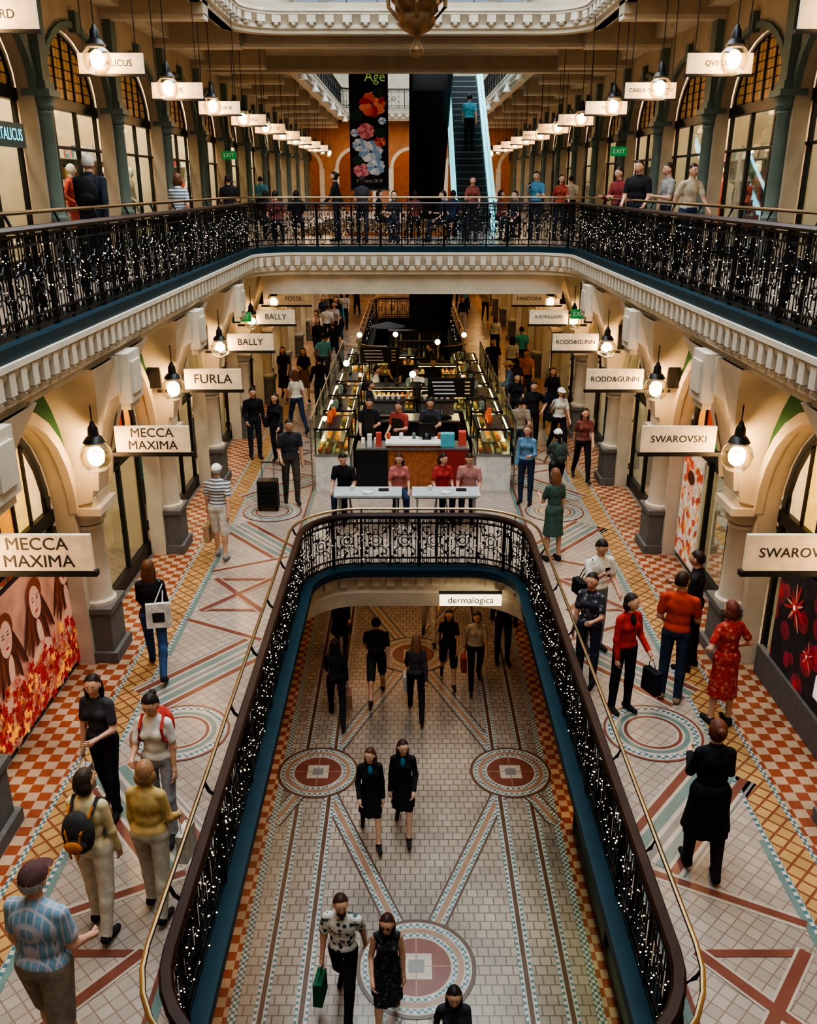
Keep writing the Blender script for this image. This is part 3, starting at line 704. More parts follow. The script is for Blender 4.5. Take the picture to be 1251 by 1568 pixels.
m.box((.3,.1,1.25),(.36,.05,.3),BLACK); m.box((.3,.1,1.08),(.2,.2,.03),BLACK)
m.box((.75,-.12,1.10),(.3,.2,.28),mk('box_cyan',(.10,.40,.48),.5)); m.box((1.08,0,1.1),(.16,.2,.30),PC[0]); m.box((-.75,-.1,1.1),(.12,.12,.3),PC[0]); m.box((-.95,-.1,1.08),(.1,.12,.26),WHITE)
m.obj('service_counter',loc=(.0,18.7,L1))
m=MB()
m.box((0,0,.45),(2.2,.7,.9),BLACK); m.box((0,0,.92),(2.3,.75,.04),GREY)
for e in (-.6,.6):
    m.box((e,0,1.2),(.8,.5,.3),GREY); m.box((e,0,1.37),(.84,.54,.04),BLACK); m.box((e,-.28,1.0),(.7,.15,.06),BLACK)
    for j in (-.2,.1): m.tube([(e+j,-.3,1.18),(e+j,-.42,1.1)],.02,BLACK,n=6)
    for j in range(5): m.lathe([(.035,0),(.045,.08)],(e-.3+j*.14,0,1.39),WHITE,8)
m.obj('espresso_machine',loc=(0,21.2,L1))
m=MB()
m.box((0,0,.95),(1.7,.4,1.9),BLACK); m.box((0,-.3,.5),(1.8,.6,1.0),IRON)
BT=[mk('bottle_green',(.02,.05,.03),.2),mk('bottle_brown',(.10,.04,.015),.2),mk('bottle_clear',(.4,.38,.3),.2)]
for i in range(3):
    m.box((0,-.28,1.08+i*.27),(1.6,.2,.02),GREY)
    for j in range(11): m.lathe([(.035,0),(.035,.14),(.015,.17),(.015,.22)],(-.75+j*.15,-.3,1.09+i*.27),random.choice(BT),7)
m.obj('bar_cabinet',loc=(.1,28.8,L1))
# menu boards hung on posts within the stalls
for x,y in ((-.9,24.6),(.9,20.4)):
    m=MB()
    for e in (-.5,.5): m.tube([(e,0,0),(e,0,2.1)],.02,BLACK,n=6)
    m.box((0,0,1.85),(1.1,.05,.45),BLACK)
    for i in range(4): m.box((-.2+.02*i,-.03,1.98-i*.09),(.5,.01,.025),WHITE); m.box((.38,-.03,1.98-i*.09),(.12,.01,.025),FOOD[2])
    m.obj('menu_board',0,loc=(x,y,L1))
m=MB()
for x in (-2.2,2.2):
    m.add([(x,18.3,L1+.9),(x,28.4,L1+.9),(x,28.4,L1+1.6),(x,18.3,L1+1.6)],[(0,1,2,3)],GLASS)
    for i in range(7): m.tube([(x,18.3+i*1.68,L1),(x,18.3+i*1.68,L1+1.62)],.018,GREY,n=5)
    m.tube([(x,18.3,L1+1.61),(x,28.4,L1+1.61)],.015,GREY,n=5)
m.obj('glass_screen',0)
def table():
    m=MB(); T=mk('pale_tabletop',(.42,.49,.49),.25); m.box((0,0,.74),(1.3,.55,.04),T); m.box((0,0,.70),(1.2,.45,.04),GREY)
    for x in (-.55,.55):
        for y in (-.2,.2): m.tube([(x,y,0),(x,y,.72)],.02,GREY,n=6)
    m.box((.3,.05,.775),(.2,.14,.015),BLACK); m.lathe([(.03,0),(.04,.09)],(-.3,.05,.76),WHITE,8); m.lathe([(.08,0),(.1,.02)],(0,-.1,.76),WHITE,10)
    o=m.obj('cafe_table'); me=o.data; bpy.data.objects.remove(o); return me
tm=table()
for x in (-.88,.62): put('cafe_table',tm,(x,16.1,L1))
def stool():
    m=MB(); m.lathe([(.17,.42),(.18,.44),(.18,.47),(.15,.48)],(0,0,0),WHITE,14)
    for i in range(4):
        a=math.pi/4+i*math.pi/2; m.tube([(.12*math.cos(a),.12*math.sin(a),.43),(.19*math.cos(a),.19*math.sin(a),0)],.014,GREY,n=5)
    o=m.obj('stool'); me=o.data; bpy.data.objects.remove(o); return me
sm=stool()
m=MB(); m.lathe([(.07,0),(.07,.02),(.012,.03),(.012,.5)],(0,0,0),BRASS,10); m.ell((0,0,.58),(.08,.08,.08),mk('opal_globe_lit',(1,.9,.7),em=6,emc=(1,.78,.45)),12,8); o=m.obj('globe_lamp'); gm=o.data; bpy.data.objects.remove(o)
for x,y,z in ((-1.6,27.2,1.42),(1.6,27.2,1.42),(0.0,21.2,1.42),(-1.7,22.6,1.42),(.75,25.9,1.42),(-.5,27.3,1.42)): put('globe_lamp',gm,(x,y,L1+z))
m=MB(); m.lathe([(.85,0),(.87,.75),(.8,.8)],(0,0,0),IV,24); m.lathe([(.83,.8),(.9,.84),(.9,.9)],(0,0,0),GREY,24); m.tube([(0,0,.8),(0,0,1.9)],.03,BLACK); m.lathe([(.6,1.85),(.05,2.0)],(0,0,0),mk('parasol_grey',(.07,.08,.09),.7),20); m.obj('kiosk_counter',loc=(-.8,29.95,L1))
# ------------------------------------------------------------------ PEOPLE
def surfnets(D,o,h):
    s=D<0; nx,ny,nz=D.shape
    cs={}
    cnt=np.zeros((nx-1,ny-1,nz-1),np.int8)
    for i in (0,1):
        for j in (0,1):
            for k in (0,1):
                cs[i,j,k]=D[i:nx-1+i,j:ny-1+j,k:nz-1+k]; cnt+=(cs[i,j,k]<0)
    act=(cnt>0)&(cnt<8); ci=np.argwhere(act); n=len(ci); idx=-np.ones(act.shape,int); idx[act]=np.arange(n)
    vals={q:v[act] for q,v in cs.items()}
    acc=np.zeros((n,3)); c=np.zeros(n)
    for a in vals:
        for ax in range(3):
            if a[ax]==0:
                b=list(a);b[ax]=1;b=tuple(b); va,vb=vals[a],vals[b]; m=(va<0)!=(vb<0); t=va[m]/(va[m]-vb[m])
                p=np.tile(np.array(a,float),(m.sum(),1)); p[:,ax]+=t; acc[m]+=p; c[m]+=1
    V=(ci+acc/c[:,None])*h+o
    Q=[]
    def q(mask,sin,off,offs):
        g=np.argwhere(mask)+off; ins=sin[mask]
        qd=np.stack([idx[g[:,0]+d[0],g[:,1]+d[1],g[:,2]+d[2]] for d in offs],1)
        qd[~ins]=qd[~ins][:,::-1]; Q.append(qd)
    a=s[:-1,1:-1,1:-1]; b=s[1:,1:-1,1:-1]; q(a!=b,a,(0,1,1),[(0,-1,-1),(0,0,-1),(0,0,0),(0,-1,0)])
    a=s[1:-1,:-1,1:-1]; b=s[1:-1,1:,1:-1]; q(a!=b,a,(1,0,1),[(-1,0,-1),(-1,0,0),(0,0,0),(0,0,-1)])
    a=s[1:-1,1:-1,:-1]; b=s[1:-1,1:-1,1:]; q(a!=b,a,(1,1,0),[(-1,-1,0),(0,-1,0),(0,0,0),(-1,0,0)])
    return V,np.concatenate(Q)
def pd(pr,X,Y,Z):
    k=pr[0]
    if k=='c':
        a,b,ra,rb=pr[1]; ab=b-a; L=max(1e-9,ab@ab)
        t=np.clip(((X-a[0])*ab[0]+(Y-a[1])*ab[1]+(Z-a[2])*ab[2])/L,0,1)
        return np.sqrt((X-a[0]-t*ab[0])**2+(Y-a[1]-t*ab[1])**2+(Z-a[2]-t*ab[2])**2)-(ra+(rb-ra)*t)
    if k=='e':
        c,r=pr[1]; q=np.sqrt(((X-c[0])/r[0])**2+((Y-c[1])/r[1])**2+((Z-c[2])/r[2])**2); return (q-1)*min(r)
    c0,z0,r0,c1,z1,r1=pr[1]
    t=np.clip((Z-z0)/(z1-z0),0,1); cx=c0[0]+(c1[0]-c0[0])*t; cy=c0[1]+(c1[1]-c0[1])*t; rx=r0[0]+(r1[0]-r0[0])*t; ry=r0[1]+(r1[1]-r0[1])*t
    fold=1+.05*np.cos(9*np.arctan2(Y-cy,X-cx))*(1-t)
    q=(np.sqrt(((X-cx)/rx)**2+((Y-cy)/ry)**2)/fold-1)*np.minimum(rx,ry)
    return np.maximum(q,np.maximum(z0-Z,Z-z1))
def bb(pr):
    k=pr[0]
    if k=='c':
        a,b,ra,rb=pr[1]; r=max(ra,rb); return np.minimum(a,b)-r,np.maximum(a,b)+r
    if k=='e': c,r=pr[1]; return np.array(c)-np.array(r),np.array(c)+np.array(r)
    c0,z0,r0,c1,z1,r1=pr[1]; rx=max(r0[0],r1[0])*1.06;ry=max(r0[1],r1[1])*1.06
    return np.array([min(c0[0],c1[0])-rx,min(c0[1],c1[1])-ry,z0]),np.array([max(c0[0],c1[0])+rx,max(c0[1],c1[1])+ry,z1])
SK=[(.56,.32,.22),(.46,.26,.17),(.36,.19,.12),(.60,.37,.27),(.6,.58,.54)]
def cm(c,pat=None,c2=None,c3=None):
    nm='cloth_%02x%02x%02x_%s'%(int(c[0]*255),int(c[1]*255),int(c[2]*255),pat or 'plain')
    if pat=='stripe': return mk(nm,c,.85,kind='wave',col2=c2,sc_=5.5,spec=.2)
    if pat=='floral': return mk(nm,c,.85,kind='voro',col2=c2,col3=c3,sc_=16,spec=.2)
    if pat=='plaid': return mk(nm,c,.85,kind='grid',col2=c2,sc_=18,mort=.12,spec=.2)
    return mk(nm,c,.85,ns=14,var=.18,spec=.2)
ARM={'down':(.05,.18,.12,0),'f':(.42,.4,.1,.1),'b':(-.42,.12,.1,0),'bent':(.25,1.45,.15,.35),'phone':(.5,1.9,.12,.45),'reach':(1.15,.35,.15,0),'table':(.7,.75,.12,.3),'hip':(-.25,1.2,.5,.8),'carry':(.08,.9,.15,.15)}
def person(name,x,y,z,hd,h=1.72,sex='m',top=(.05,.05,.06),pat=None,c2=None,c3=None,sleeve=.5,bk='pants',bot=(.03,.035,.05),hem=.5,skin=0,hair=(.02,.013,.01),hs='short',pose='walk',arms=('f','b'),yaw=0,nod=.0,ex=(),shoe=(.03,.03,.03),capc=(.7,.7,.68),w=1.0,lean=0.04,exc=(.7,.7,.65),vox=.017):
    f=sex=='f'; A=np.array
    TM=cm(top,pat,c2,c3); BM=cm(bot) if bk!='dress' else TM; SM=mk('skin_%d'%skin,SK[skin],.55,ns=12,var=.05); HM=mk('hair_%02x%02x%02x'%tuple(int(v*255) for v in hair),hair,.5,ns=60,var=.3,spec=.3); XM=cm(shoe)
    mb=MB(); mb.mats=[TM,BM,SM,XM,HM]
    T_,B_,S_,X_=0,1,2,3
    legs={'walk':((.42,.12),(-.30,.38)),'walk2':((-.28,.4),(.40,.1)),'stand':((.03,.04),(-.03,.04)),'step':((.2,.2),(-.12,.12)),'sit':((1.45,1.5),(1.5,1.45))}[pose]
    hx=.095 if f else .09; sh=.150 if f else .182
    pr=[]; hipz=.93; LG=[]
    for s,(a,b) in zip((-1,1),legs):
        hip=A([s*hx,0,hipz]); kn=hip+.43*A([s*.03,math.sin(a),-math.cos(a)]); an=kn+.42*A([0,math.sin(a-b),-math.cos(a-b)])
        pt=-(b-a)*.9 if (a-b)<-.15 else (.15 if a-b>.1 else 0)
        if pose=='sit': pt=0
        he=an+A([0,-.035,-.045]); to=an+A([s*.02,.165*math.cos(pt),-.055+.165*math.sin(pt)])
        LG.append((hip,kn,an,he,to))
    low=min(min(g[3][2]-.035,g[4][2]-.028) for g in LG); dz=-low
    U=A([0,0,dz])
    for (hip,kn,an,he,to),s in zip(LG,(-1,1)):
        hip,kn,an,he,to=[p+U for p in (hip,kn,an,he,to)]
        cl={'pants':1.0,'shorts':.48,'skirt':0,'dress':0,'coat':1.0}[bk]
        if cl>=1:
            lm=B_
            pr.append(('c',(hip,kn,.088*w,.064*w),lm)); pr.append(('c',(kn,an,.064*w,.050),lm)); pr.append(('e',(kn+(an-kn)*.28+A([0,-.012,0]),(.058,.062,.11)),lm))
        elif cl>0:
            pr.append(('c',(hip,kn,.098*w,.080*w),B_)); pr.append(('c',(kn,kn+(an-kn)*.1,.056,.055),S_)); pr.append(('c',(kn+(an-kn)*.1,an,.055,.036),S_))
            pr.append(('e',(kn+(an-kn)*.3+A([0,-.015,0]),(.05,.055,.10)),S_))
        else:
            pr.append(('c',(hip,kn,.08,.054),S_)); pr.append(('c',(kn,an,.052,.034),S_)); pr.append(('e',(kn+(an-kn)*.3+A([0,-.012,0]),(.045,.05,.09)),S_))
        pr.append(('c',(he,to,.042,.032),X_)); pr.append(('c',(an,he,.038,.042),X_))
    nleg=len(pr)
    lz=lambda p:A([p[0],p[1]+(p[2]-hipz)*lean,p[2]])+U
    cw=w
    pr.append(('e',(lz(A([0,0,.97])),((.172 if f else .16)*cw,.118*cw,.12)),B_))
    pr.append(('e',(lz(A([0,.005,1.13])),((.128 if f else .148)*cw,.10*cw,.15)),T_))
    pr.append(('e',(lz(A([0,0,1.30])),((.145 if f else .172)*cw,.11*cw,.165)),T_))
    pr.append(('c',(lz(A([-sh+.03,-.005,1.405])),lz(A([0,-.005,1.435])),.050,.058),T_)); pr.append(('c',(lz(A([sh-.03,-.005,1.405])),lz(A([0,-.005,1.435])),.050,.058),T_))
    pr.append(('c',(lz(A([0,-.01,1.41])),lz(A([0,0,1.472])),.09,.060),T_))
    pr.append(('c',(lz(A([0,.0,1.46])),lz(A([0,.018,1.59])),.052,.05),S_))
    if f:
        for s in (-1,1): pr.append(('e',(lz(A([s*.065,.085,1.29])),(.062,.05,.06)),T_))
    if bk in('shorts','pants'): pr.append(('e',(lz(A([0,.0,1.02])),(.158*cw,.115*cw,.07)),T_))
    mt=None
    if bk in ('skirt','dress','coat'):
        fw=(LG[0][1][1]+LG[1][1][1])*.5
        mt=T_ if bk!='skirt' else B_
        r0=(.19,.165) if bk!='skirt' else (.185,.15)
        if bk=='coat': r0=(.235,.20)
        if pose in('walk','walk2'): r0=(r0[0],r0[1]+.06)
        pr.append(('k',((0,fw*.6),hem+dz,r0,(0,lean*.1),1.05+dz,(.142*cw,.105*cw)),mt))
    hands=[]
    for s,an in zip((-1,1),arms):
        a,e,ab,inn=ARM[an]; S=lz(A([s*sh,0,1.395]))
        el=S+.285*A([s*math.sin(ab),math.sin(a)*math.cos(ab),-math.cos(a)*math.cos(ab)])
        d=A([-s*inn*.8+s*math.sin(ab)*.4,math.sin(a+e),-math.cos(a+e)]); d/=np.linalg.norm(d); wr=el+.25*d
        r1,r2,r3=(.040,.035,.025) if f else (.050,.041,.029)
        c=.008
        if sleeve>=1:
            pr.append(('c',(S,el,r1+c,r2+c),T_)); pr.append(('c',(el,el+(wr-el)*.93,r2+c,r3+.012),T_)); pr.append(('c',(el+(wr-el)*.8,wr,r3,r3-.002),S_))
        elif sleeve>0:
            m_=S+(el-S)*(sleeve*1.3); pr.append(('c',(S,m_,r1+.006,r2+.018),T_)); pr.append(('c',(m_,el,r2+.003,r2),S_)); pr.append(('c',(el,wr,r2,r3-.004),S_))
        else:
            pr.append(('c',(S,el,r1,r2),S_)); pr.append(('c',(el,wr,r2,r3-.004),S_))
        hands.append((s,wr,d,an)); pr.append(('c',(wr,wr+d*.075,.026,.030),S_))
    lo=np.min([bb(p)[0] for p in pr],0)-.04; hi=np.max([bb(p)[1] for p in pr],0)+.04
    n=np.ceil((hi-lo)/vox).astype(int)+1
    D=np.full(n,1.0); ax=[lo[i]+vox*np.arange(n[i]) for i in range(3)]
    K=.022
    for p in pr:
        l,u=bb(p); i0=np.maximum(0,((l-lo-.07)/vox).astype(int)); i1=np.minimum(n,((u-lo+.07)/vox).astype(int)+2)
        sl=tuple(slice(i0[i],i1[i]) for i in range(3))
        X=ax[0][sl[0]][:,None,None];Y=ax[1][sl[1]][None,:,None];Z=ax[2][sl[2]][None,None,:]
        d=pd(p,X,Y,Z); o=D[sl]; k=K; hh=np.maximum(k-np.abs(o-d),0)/k; D[sl]=np.minimum(o,d)-hh*hh*k*.25
    V,Q=surfnets(D,lo,vox)
    Cn=V[Q].mean(1)
    dd=np.stack([pd(p,Cn[:,0],Cn[:,1],Cn[:,2]) for p in pr],1)
    am=dd.argmin(1); lab=np.array([p[2] for p in pr])[am]
    if mt is not None: lab=np.where((am<nleg+1)&(Cn[:,2]>hem+dz+.004)&(Cn[:,2]<1.04+dz),mt,lab)
    mb.add(V.tolist(),Q.tolist(),lab.tolist())
    for s,wr,d,an in hands:
        d=Vector(d); wr=Vector(wr); inw=Vector((-s,0,0)); inw=(inw-d*inw.dot(d)).normalized(); ws=d.cross(inw).normalized()
        if ws.y<0: ws=-ws
        kn=wr+d*.08
        for i,(o,L) in enumerate(((.027,.068),(.009,.076),(-.009,.071),(-.026,.055))):
            b=kn+ws*o-d*.01; p1=b+d*L*.5+inw*.006; p2=p1+d*L*.3+inw*L*.22; p3=p2+d*L*.12+inw*L*.28
            mb.tube([b,p1,p2,p3],[.0095,.009,.008,.006],SM,n=5)
        b=wr+d*.03+ws*.02; mb.tube([b,b+d*.025+ws*.022,b+d*.055+ws*.028+inw*.012],[.012,.011,.007],SM,n=5)
        if ('bagL' in ex and s<0) or ('bagR' in ex and s>0):
            EM=cm(exc); g=wr+d*.11; gz=g.z
            mb.box((g.x+s*.03,g.y,gz-.34),(.11,.28,.32),EM,taper=.93)
            for e in (-.08,.08): mb.tube([(g.x+s*.03,g.y+e,gz-.19),(g.x,g.y+e*.5,gz-.05),(g.x,g.y,gz)],.006,EM,n=4)
        if an=='phone' and s>0: mb.box(tuple(kn+inw*.02+d*.02),(.07,.01,.14),BLACK)
    hc=Vector(lz(A([0,.022,1.618]))); R=Matrix.Rotation(yaw,3,'Z')@Matrix.Rotation(-nod,3,'X')
    hv=MB()
    def HE(c,r,mat,nu=8,nv=6,keep=None): hv.ell(c,r,mat,nu,nv,keep)
    V=[];F=[];nu,nv=20,14
    for i in range(nv+1):
        th=math.pi*i/nv
        for j in range(nu):
            q=2*math.pi*j/nu; dx,dy,dzz=math.sin(th)*math.cos(q),math.sin(th)*math.sin(q),math.cos(th)
            X,Y,Z=.078*dx,.097*dy,.117*dzz
            if dzz<0: X*=1-.32*(-dzz)**1.3; Y*=1-.12*(-dzz)
            if dzz<-.1 and dy<0: Y*=.8
            if dy>.5 and abs(dx)<.55 and .0<dzz<.25: Y-=.006
            V.append((X,Y,Z))
    for i in range(nv):
        for j in range(nu): F.append((i*nu+j,(i+1)*nu+j,(i+1)*nu+(j+1)%nu,i*nu+(j+1)%nu))
    hv.add(V,F,SM)
    hv.add([(-.014,.085,-.028),(.014,.085,-.028),(0,.114,-.026),(0,.094,.022),(-.007,.087,.015),(.007,.087,.015)],[(0,2,4),(4,2,3),(3,2,5),(5,2,1),(0,1,2)],SM)
    if 'mannequin' not in ex:
        EW=mk('eye_white',(.6,.58,.55),.3); EI=mk('eye_iris',(.03,.015,.01),.2); LP=mk('lips',(.40,.12,.10),.5)
        for s in (-1,1):
            HE((s*.030,.083,.012),(.013,.008,.006),EW); HE((s*.030,.0885,.012),(.006,.004,.006),EI,6,4)
            HE((s*.031,.087,.031),(.016,.005,.0028),HM,6,4); HE((s*.079,-.005,-.002),(.010,.020,.030),SM)
        HE((0,.081,-.055),(.022,.010,.006),LP)
    st=hs
    if st!='bald':
        fr=.62 if st!='short' else .54
        hk=lambda a: not (a[1]>.12 and a[2]<fr-.35*max(0,abs(a[0])-.45)) and a[2]>(-.40 if st in('short','beard') else -.75) and not (abs(a[0])>.72 and a[2]<-.05 and a[1]>-.2 and st in('short','beard'))
        HE((0,-.012,.012),(.089,.103,.121),HM,24,18,hk)
    if st=='beard': HE((0,.045,-.078),(.056,.05,.040),HM,10,7)
    if st=='long':
        HE((0,-.070,-.09),(.096,.050,.17),HM,12,9); HE((.03,-.085,-.16),(.05,.035,.12),HM,8,7)
        for s in (-1,1): HE((s*.078,-.03,-.08),(.022,.042,.13),HM,8,7)
    if st=='bob': HE((0,-.042,-.035),(.104,.070,.095),HM,14,10)
    if st=='bun': HE((0,-.11,.05),(.045,.045,.045),HM,10,8)
    if st=='pony': HE((0,-.12,-.05),(.03,.035,.12),HM,8,7)
    if 'cap' in ex:
        CM=cm(capc); HE((0,-.004,.035),(.094,.110,.10),CM,16,10,lambda a:a[2]>-.05)
        hv.add([(.085*math.sin(a),.075+.10*math.cos(a)*1.0,.055-.02*math.cos(a)) for a in [math.radians(t) for t in range(-90,91,20)]],[tuple(range(10))],CM)
    if 'hat' in ex:
        CM=cm(capc); HE((0,-.004,.06),(.095,.105,.095),CM,16,10,lambda a:a[2]>-.1); hv.lathe([(.17,.045),(.17,.055),(.09,.06)],(0,0,0),CM,18)
    if 'glasses' in ex:
        for s in (-1,1): HE((s*.031,.094,.012),(.023,.005,.016),BLACK,8,5)
        hv.tube([(-.08,0,.015),(-.05,.087,.015),(.05,.087,.015),(.08,0,.015)],.003,BLACK,n=4)
    o=len(mb.v); mb.v.extend([tuple(R@Vector(p)+hc) for p in hv.v]); mb.f.extend([tuple(i+o for i in q) for q in hv.f]); mb.m.extend([mb.mi(hv.mats[i]) for i in hv.m])
    EM=cm(exc)
    if 'backpack' in ex:
        c=lz(A([0,-.19,1.24])); mb.ell(c,(.15,.10,.22),EM,12,9); mb.ell(c+A([0,-.07,-.08]),(.11,.06,.09),EM,10,7)
        for s in (-1,1): mb.tube([tuple(lz(A([s*.10,-.12,1.38]))),tuple(lz(A([s*.11,-.01,1.475]))),tuple(lz(A([s*.115,.10,1.38]))),tuple(lz(A([s*.13,.11,1.25]))),tuple(lz(A([s*.16,-.05,1.12])))],.018,EM,n=5)
    if 'orange_straps' in ex:
        OM=cm((.55,.18,.04))
        for s in (-1,1): mb.tube([tuple(lz(A([s*.03,-.30,1.05]))),tuple(lz(A([s*.07,-.28,1.3]))),tuple(lz(A([s*.11,-.10,1.45])))],.012,OM,n=5)
        mb.ell(lz(A([0,-.30,1.17])),(.09,.03,.06),OM,10,6)
    if 'tote' in ex or 'shoulder' in ex:
        s=1; big='tote' in ex; c=lz(A([s*.10,-.17,1.0])) if big else lz(A([s*.25,-.06,1.0])); mb.box(tuple(c),(.34,.06,.36) if big else (.10,.28,.22),EM,taper=.95)
        if big: mb.box((c[0],c[1]-.035,c[2]-.02),(.16,.004,.14),BLACK)
        for e in (-.06,.06): mb.tube([(c[0]+(e if big else 0),c[1]+e*.5,c[2]+.14),tuple(lz(A([s*.17,e*.6,1.40]))),tuple(lz(A([s*.13,e*.5-.01,1.46])))],.010,EM,n=4)
    if 'apron' in ex: mb.box(tuple(lz(A([0,.13,1.1]))),(.26,.02,.5),cm(exc))
    if 'collar' in ex: mb.ell(lz(A([0,.07,1.38])),(.045,.06,.09),EM,8,6)
    k=h/1.738; mb.v=[(a*k,b*k,c*k) for a,b,c in mb.v]
    return mb.obj(name,50,loc=(x,y,z),rz=math.radians(hd))
wh=(.60,.58,.54); bk_=(.02,.02,.024); nv=(.03,.05,.10); br=(.12,.05,.025); gy=(.30,.29,.28)
CX=-.1
def P1(n,x,y,hd,**k): return person(n,x+CX,y,L1+.012,hd,**k)
def P0(n,x,y,hd,**k): return person(n,x+CX,y,L0+.013,hd,**k)
def P2(n,x,y,hd,**k): return person(n,x+CX,y,L2,hd,**k)
mans=[]
for i,(tp,sx,b2) in enumerate((((.5,.1,.08),'f','dress'),((.55,.5,.4),'m','pants'),((.05,.25,.3),'f','skirt'))):
    o=person('mannequin',0,0,0,0,h=1.8,sex=sx,top=tp,bk=b2,bot=(.1,.1,.12),skin=4,hs='bald',pose='stand',arms=('down','hip'),ex=('mannequin',),vox=.024,sleeve=1); mans.append(o.data); bpy.data.objects.remove(o)
random.seed(4)
for k in range(0,9):
    for s in (-1,1):
        for d in (-.9,.0,.8):
            if random.random()<.75: put('mannequin',random.choice(mans),(s*6.80,2.2+k*BAY+d,L2),math.radians(90*s))
            if random.random()<.45 and not (k in(2,3)): put('mannequin',random.choice(mans),(s*5.3,1.45+k*BAY+d,L1),math.radians(90*s))
# ---- level one, left
P1('man_in_striped_shirt',-3.35,14.6,-5,top=wh,pat='stripe',c2=(.12,.15,.2),bk='shorts',bot=wh,hair=gy,ex=('cap','bagL'),pose='step',arms=('down','b'),w=1.12,shoe=gy,exc=(.4,.27,.16),vox=.015)
P1('woman_with_tote_bag',-3.43,10.6,10,h=1.68,sex='f',top=bk_,sleeve=1,bot=(.04,.08,.17),hair=br,hs='long',ex=('tote',),arms=('f','down'),exc=wh,vox=.014)
P1('man_with_suitcase',-2.45,17.5,195,h=1.8,top=(.04,.04,.05),bot=(.08,.07,.06),pose='step',arms=('down','carry'),w=1.08,skin=1)
P1('woman_carrying_shopping_bags',-3.17,7.75,168,h=1.66,sex='f',top=(.05,.05,.06),sleeve=.5,bot=bk_,hs='long',arms=('bent','down'),ex=('bagR',),exc=(.5,.48,.46),skin=0,pose='step',yaw=.3,vox=.013)
P1('woman_in_white_tee_with_backpack',-2.5,7.4,176,h=1.66,sex='f',top=wh,sleeve=.5,bot=(.3,.3,.32),hs='bun',arms=('down','bent'),ex=('backpack',),exc=(.5,.06,.05),pose='step',nod=.35,vox=.013)
P1('woman_in_cream_with_backpack',-2.74,6.15,-8,h=1.66,sex='f',top=(.60,.48,.28),sleeve=1,bot=(.60,.53,.44),hair=(.05,.03,.02),hs='bob',ex=('backpack','orange_straps'),exc=(.05,.05,.05),arms=('f','down'),pose='step',w=1.1,yaw=-.4,vox=.013)
P1('woman_in_yellow_cardigan',-2.30,6.35,-8,h=1.6,sex='f',top=(.50,.34,.14),sleeve=1,bot=(.52,.46,.38),hair=(.30,.16,.08),hs='bob',arms=('down','carry'),ex=('bagR',),exc=(.6,.56,.5),pose='step',w=1.08,yaw=.4,vox=.013)
P1('man_in_plaid_shirt',-2.64,4.85,-12,h=1.82,top=(.22,.36,.46),pat='plaid',c2=(.45,.42,.46),bk='shorts',bot=(.25,.2,.16),hair=gy,ex=('cap',),capc=(.10,.05,.05),arms=('down','carry'),pose='step',w=1.2,skin=0,vox=.013)
P1('man_in_black',-3.75,20.8,200,h=1.75,top=bk_,sleeve=1,pose='stand',arms=('down','carry'))
P1('woman_in_black',-3.15,20.4,170,h=1.68,sex='f',top=bk_,sleeve=1,hs='long',pose='step',ex=('shoulder',),exc=bk_)
P1('woman_in_brown_skirt',-3.2,26.8,190,h=1.68,sex='f',top=bk_,bk='skirt',bot=(.2,.1,.05),hs='long',arms=('down','bent'))
P1('woman_in_black_dress',-3.85,27.0,180,h=1.68,sex='f',top=bk_,bk='dress',hs='long',hem=.45)
P1('man_in_blue_tee',-2.8,29.2,10,h=1.72,top=(.12,.4,.55),bot=(.08,.1,.16),arms=('hip','down'))
P1('man_in_dark_jacket',-2.55,25.1,20,h=1.72,top=bk_,sleeve=1,pose='stand')
P1('man_in_cream_shirt',-3.6,34.7,180,h=1.75,top=(.6,.52,.42),bot=(.3,.25,.2))
P1('man_in_suit',-3.1,38.6,180,h=1.85,top=bk_,sleeve=1,ex=('collar',),exc=wh)
# ---- level one, right
P1('man_in_red_shirt',3.40,9.95,-25,h=1.78,top=(.42,.055,.025),bot=(.03,.045,.08),pose='stand',arms=('carry','bent'),skin=1,hair=(.03,.015,.01),shoe=(.3,.2,.15),yaw=-.5,vox=.014)
P1('man_in_black_tee',3.88,10.75,60,h=1.74,top=bk_,bot=bk_,pose='stand',arms=('down','bent'),skin=1)
P1('woman_in_red_floral_dress',3.86,9.4,15,h=1.66,sex='f',top=(.36,.04,.03),pat='floral',c2=(.55,.22,.18),c3=(.42,.09,.06),bk='dress',hem=.42,hair=(.14,.04,.03),hs='bob',pose='stand',arms=('hip','hip'),skin=0,w=1.08,vox=.014)
P1('woman_in_red_cardigan',2.70,9.7,205,h=1.64,sex='f',top=(.42,.04,.03),sleeve=1,bot=bk_,hs='bob',pose='stand',arms=('carry','down'),ex=('bagL','collar'),exc=(.02,.02,.03),skin=0,yaw=.4,vox=.014)
P1('woman_in_patterned_top',2.38,10.35,150,h=1.62,sex='f',top=(.05,.05,.07),pat='floral',c2=(.35,.32,.32),c3=(.1,.1,.12),sleeve=.5,bot=(.05,.06,.09),hs='bun',pose='stand',arms=('bent','down'),vox=.014)
P1('man_in_white_tee_with_phone',2.66,11.3,200,h=1.70,top=wh,bot=(.2,.22,.25),pose='stand',arms=('carry','phone'),nod=.3,ex=('shoulder',),exc=bk_,vox=.014)
P1('woman_in_green_dress',2.56,14.5,20,h=1.7,sex='f',top=(.06,.11,.09),bk='dress',hem=.5,hair=(.20,.09,.05),hs='long',pose='stand',arms=('bent','down'))
P1('woman_in_black_coat',2.84,6.85,-3,h=1.68,sex='f',top=(.012,.013,.018),sleeve=1,bk='coat',bot=(.03,.025,.025),hem=.5,hair=(.12,.04,.025),hs='bun',pose='step',arms=('bent','bent'),w=1.15,shoe=bk_,vox=.013)
